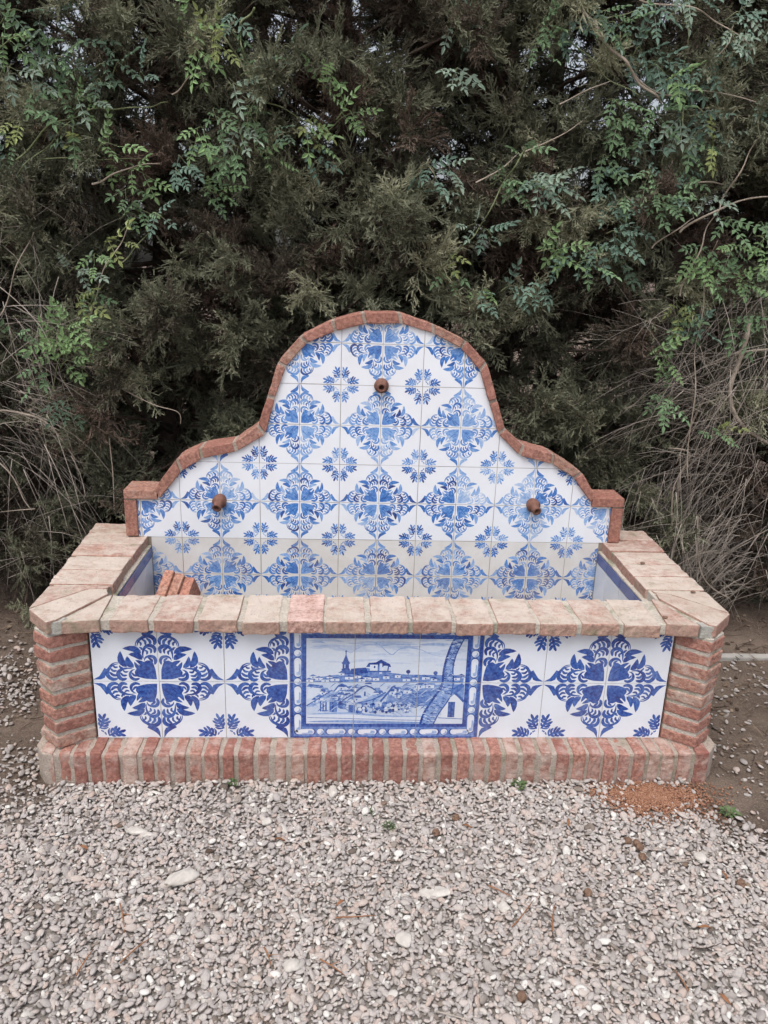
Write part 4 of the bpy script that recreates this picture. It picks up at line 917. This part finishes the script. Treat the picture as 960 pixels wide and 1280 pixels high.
def grit():
    bm = bmesh.new(); bmesh.ops.create_icosphere(bm, subdivisions=1, radius=1)
    for v in bm.verts: v.co *= 1+.25*noise.noise(v.co*2)
    me = bm_mesh(bm, 'grain'); me.materials.append(M['grit']); co = src_collection('grit_piece', [me])
    rg = np.random.default_rng(8); n = 7000; a = rg.uniform(0, 6.283, n); r = np.abs(rg.normal(0, .62, n)); r = np.where(r > 1.7, rg.random(n), r)
    x = .835+.20*r*np.cos(a)*(1+.15*np.sin(3*a)); y = -.165+.105*r*np.sin(a); ok = y < -.094; x, y, r = x[ok], y[ok], r[ok]; n = x.size
    z = np.array([ground_h(p, q) for p, q in zip(x, y)])+.006+.009*np.clip(1-r**2, 0, 1)*rg.uniform(.6, 1, n)
    s = rg.uniform(.0016, .0036, n)
    # solid heart of the heap
    scatter('orange_grit', np.stack([x, y, z], 1), rg.uniform(0, 6, (n, 3)), np.repeat(s[:, None], 3, 1), np.zeros(n, int), np.clip(rg.normal(.5, .25, n), 0, 1), co, None, (.835, -.165, GZ), kind='stuff', label='low heap of orange brown grit against the brick plinth', cat='grit')
grit()
def litter():
    ms = []
    for k in range(5):
        rs = random.Random(k); p = arc(Vector((0, 0, 0)), Vector((1, 0, 0)), .06, Vector((0, rs.uniform(-.8, .8), rs.uniform(-.1, .3))), 4, rs)
        me = tube_arrays([(p, [.0011, .0013, .0011, .0009, .0006])]+[(arc(p[2], Vector((.7, rs.choice((-1, 1))*.7, .1)), .02, Vector((0, 0, 0)), 2, rs), [.0008, .0007, .0004])], 3); me.materials.append(M['litter']); ms.append(me)
    for k in range(3):
        bm = bmesh.new(); bmesh.ops.create_icosphere(bm, subdivisions=1, radius=.006)
        for v in bm.verts: v.co = Vector((v.co.x*1.5, v.co.y, v.co.z*.5))*(1+.4*noise.noise(v.co*300+Vector((k*4, 0, 0))))
        me = bm_mesh(bm, 'crumb'); me.materials.append(M['litter']); ms.append(me)
    co = src_collection('litter_piece', ms); rg = np.random.default_rng(3); n = 9000
    x = rg.uniform(-3, 3, n); y = rg.uniform(-1.0, 2.2, n); pr = np.where((np.abs(x) > 1.12) | (y > .9), np.clip(.45+y*1.2, .15, 1), np.where(y < -.1, .07, 0)); k = rg.random(n) < pr; x, y = x[k], y[k]; n = x.size
    z = np.array([ground_h(a, b) for a, b in zip(x, y)])+.006+np.where(y < -.1, .008, 0); s = rg.uniform(.5, 1.5, n)
    scatter('hedge_litter', np.stack([x, y, z], 1), np.stack([rg.normal(0, .2, n), rg.normal(0, .2, n), rg.uniform(0, 6.28, n)], 1), np.repeat(s[:, None], 3, 1), rg.integers(0, 8, n), rg.uniform(0, 1, n), co, None, (0, 0, GZ), kind='stuff', label='brown twigs and crumbs fallen from the hedge', cat='litter')
litter()

# ------------------------------------------------------------------ single things on the ground
def stone_mesh(seed, sx, sy, sz):
    bm = bmesh.new(); bmesh.ops.create_icosphere(bm, subdivisions=3, radius=1); s = Vector((seed*3.7, seed*1.3, seed*.7))
    for v in bm.verts:
        k = 1+.30*noise.noise(v.co*1.2+s)+.12*noise.noise(v.co*3.5+s); v.co = Vector((v.co.x*sx*k, v.co.y*sy*k, v.co.z*sz*k))
    return bm_mesh(bm, 'stone', True)
for k, (px, py, sx, sy, sz, rz, lab) in enumerate(((229, 1098, .045, .022, .014, .5, 'largest pale stone lying by a dark stick on the gravel'), (171, 1038, .030, .014, .008, -.1, 'flat white stone beside a smaller white chip'), (185, 1042, .018, .009, .006, .2, 'small white chip beside a flat white stone'), (334, 1026, .016, .014, .009, .9, 'rounded white stone standing alone on the gravel'), (416, 989, .014, .024, .010, .1, 'upright white stone close to the brick plinth'), (365, 1206, .020, .017, .010, .3, 'square pale stone among grey pebbles'), (545, 1114, .042, .020, .004, .1, 'chalky white patch of crushed stone'), (505, 1173, .020, .022, .006, .6, 'broken cluster of chalky white stone'), (875, 1072, .018, .020, .010, .2, 'pale stone out towards the bare soil'), (630, 1134, .014, .016, .009, .4, 'cream coloured stone near a brown cone'))):
    p = on_z(px, py, GZ+.006); p.z = ground_h(p.x, p.y)+.008+sz*.75
    put('stone', stone_mesh(k, sx, sy, sz), M['stone'], p, label=lab, cat='stone', rot=(0, 0, rz))
def cone_mesh(seed):
    rs = random.Random(seed); bm = bmesh.new(); bmesh.ops.create_icosphere(bm, subdivisions=2, radius=.0115)
    for v in bm.verts:
        v.co *= 1+.16*math.sin(v.co.z*700+math.atan2(v.co.y, v.co.x)*3)+.1*noise.noise(v.co*200+Vector((seed, 0, 0)))
    return bm_mesh(bm, 'cone', False)
for k, (px, py) in enumerate(((735, 1115), (803, 1070), (796, 1054), (785, 1050), (800, 1058), (926, 1104), (570, 1022), (652, 1246), (545, 1040))):
    p = on_z(px, py, GZ+.008); p.z = ground_h(p.x, p.y)+.017
    put('cypress_cone', cone_mesh(k), M['cone'], p, label='small round brown cypress cone lying on the gravel', cat='cone', group='fallen cypress cones', rot=(k, k*.7, k*1.9))
rs = random.Random(31)
for k, (px, py, ln, an) in enumerate(((205, 1110, .10, 20), (150, 1130, .09, -60), (420, 1148, .10, 15), (150, 1085, .08, 80), (610, 1108, .08, -35), (400, 1200, .07, -30), (840, 1078, .06, 0), (690, 1165, .09, 70), (640, 1160, .11, 40), (545, 1265, .09, -15), (150, 1205, .09, 60), (330, 1185, .06, -50), (560, 1060, .06, 10), (95, 1220, .07, 80), (860, 1240, .06, 85), (725, 1200, .08, -30))):
    p = on_z(px, py, GZ+.008); a = R(an); p.z = ground_h(p.x, p.y)+.020
    q = arc(Vector((0, 0, 0)), Vector((math.cos(a), math.sin(a), .02)), ln, Vector((rs.uniform(-.4, .4), rs.uniform(-.4, .4), -.05)), 5, rs)
    put('fallen_twig', tube_arrays([(q, [.0019, .002, .0018, .0016, .0013, .0008])]+([(arc(q[2], Vector((math.cos(a+.8), math.sin(a+.8), .1)), .025, Vector((0, 0, 0)), 2, rs), [.0012, .001, .0006])] if k % 2 else []), 5), M['twig' if k % 3 == 0 else 'deadleaf'], p, label='thin dry twig lying on the gravel', cat='twig', group='fallen twigs')
for k, (px, py) in enumerate(((584, 1034), (710, 1028), (105, 1060), (425, 1130), (906, 1250), (350, 1050), (905, 1095), (880, 1160))):
    p = on_z(px, py, GZ+.008); p.z = ground_h(p.x, p.y)+.019; bm = bmesh.new(); n = 6
    rows = [[bm.verts.new((.016*(i/5-.5)*2, .005*math.sin(math.pi*i/5)*s, .004*abs(s)+.003*math.sin(i))) for s in (-1, 0, 1)] for i in range(6)]
    for a, b in zip(rows[:-1], rows[1:]):
        for i in range(2): bm.faces.new((a[i], a[i+1], b[i+1], b[i]))
    me = bm_mesh(bm, 'dead_leaf', True); o = put('fallen_leaf', me, M['deadleaf'], p, label='curled rusty brown leaf on the gravel', cat='leaf', group='fallen leaves', rot=(rs.uniform(-.3, .3), rs.uniform(-.3, .3), k*1.3))
    o.modifiers.new('thick', 'SOLIDIFY').thickness = .0006
def weed_mesh(seed, r, h, n, broad):
    rs = random.Random(seed); V, Fc = [], []
    for k in range(n):
        an = rs.uniform(0, 6.283); rad = r*rs.random()**.6; d = Vector((math.cos(an), math.sin(an), 0)); p = d*rad*.3; l = r*rs.uniform(.4, .9)
        sd = Vector((-d.y, d.x, 0)); wd = l*(.26 if broad else .07); z = h*rs.uniform(.3, 1)
        b = len(V); P = [p, p+d*l*.45+sd*wd+Vector((0, 0, z*.8)), p+d*l+Vector((0, 0, z*.7)), p+d*l*.45-sd*wd+Vector((0, 0, z*.8)), p+d*l*.5+Vector((0, 0, z*.7))]
        V.extend(tuple(q) for q in P); Fc.extend([(b, b+4, b+1), (b+1, b+4, b+2), (b+2, b+4, b+3), (b+3, b+4, b)])
    me = bpy.data.meshes.new('weed'); me.from_pydata(V, [], Fc); return me
for k, (px, py, r, h, n, br, lab) in enumerate(((486, 1034, .026, .018, 40, 0, 'little green weed out on the gravel before the picture tiles'), (648, 982, .030, .022, 34, 1, 'leafy green weed growing at the foot of the plinth'), (912, 1016, .036, .014, 26, 1, 'low clover like weed beside the orange grit'), (291, 980, .022, .022, 24, 1, 'tiny weed sprouting under the plinth'), (310, 988, .02, .014, 14, 0, 'sparse wisps of green on the gravel by the plinth'), (462, 1016, .03, .012, 16, 0, 'flattened greyish weed on the gravel'))):
    p = on_z(px, py, GZ); p.z = ground_h(p.x, p.y)+.008
    put('weed', weed_mesh(k, r, h, n, br), M['weed'], p, label=lab, cat='weed')
# concrete strip by the soil beyond the trough
me, c = rough_prism([(1.30, .715), (3.2, .690), (3.2, .728), (1.30, .752)], GZ-.06, GZ+.022, 'z', 70, .006, .002, .12)
put('kerb', me, M['kerb'], c, label='pale concrete kerb beside the soil past the trough', cat='kerb', kind='structure')
# droppings and specks of debris on the coping
for k, (px, py) in enumerate(((831, 773), (803, 705), (866, 741))):
    p = on_z(px, py, CT); put('seed_husk', stone_mesh(50+k, .009, .007, .004), M['cone'], (p.x, p.y, CT+.004), label='dark seed husk on the side coping of the trough', cat='husk', group='husks on the coping')
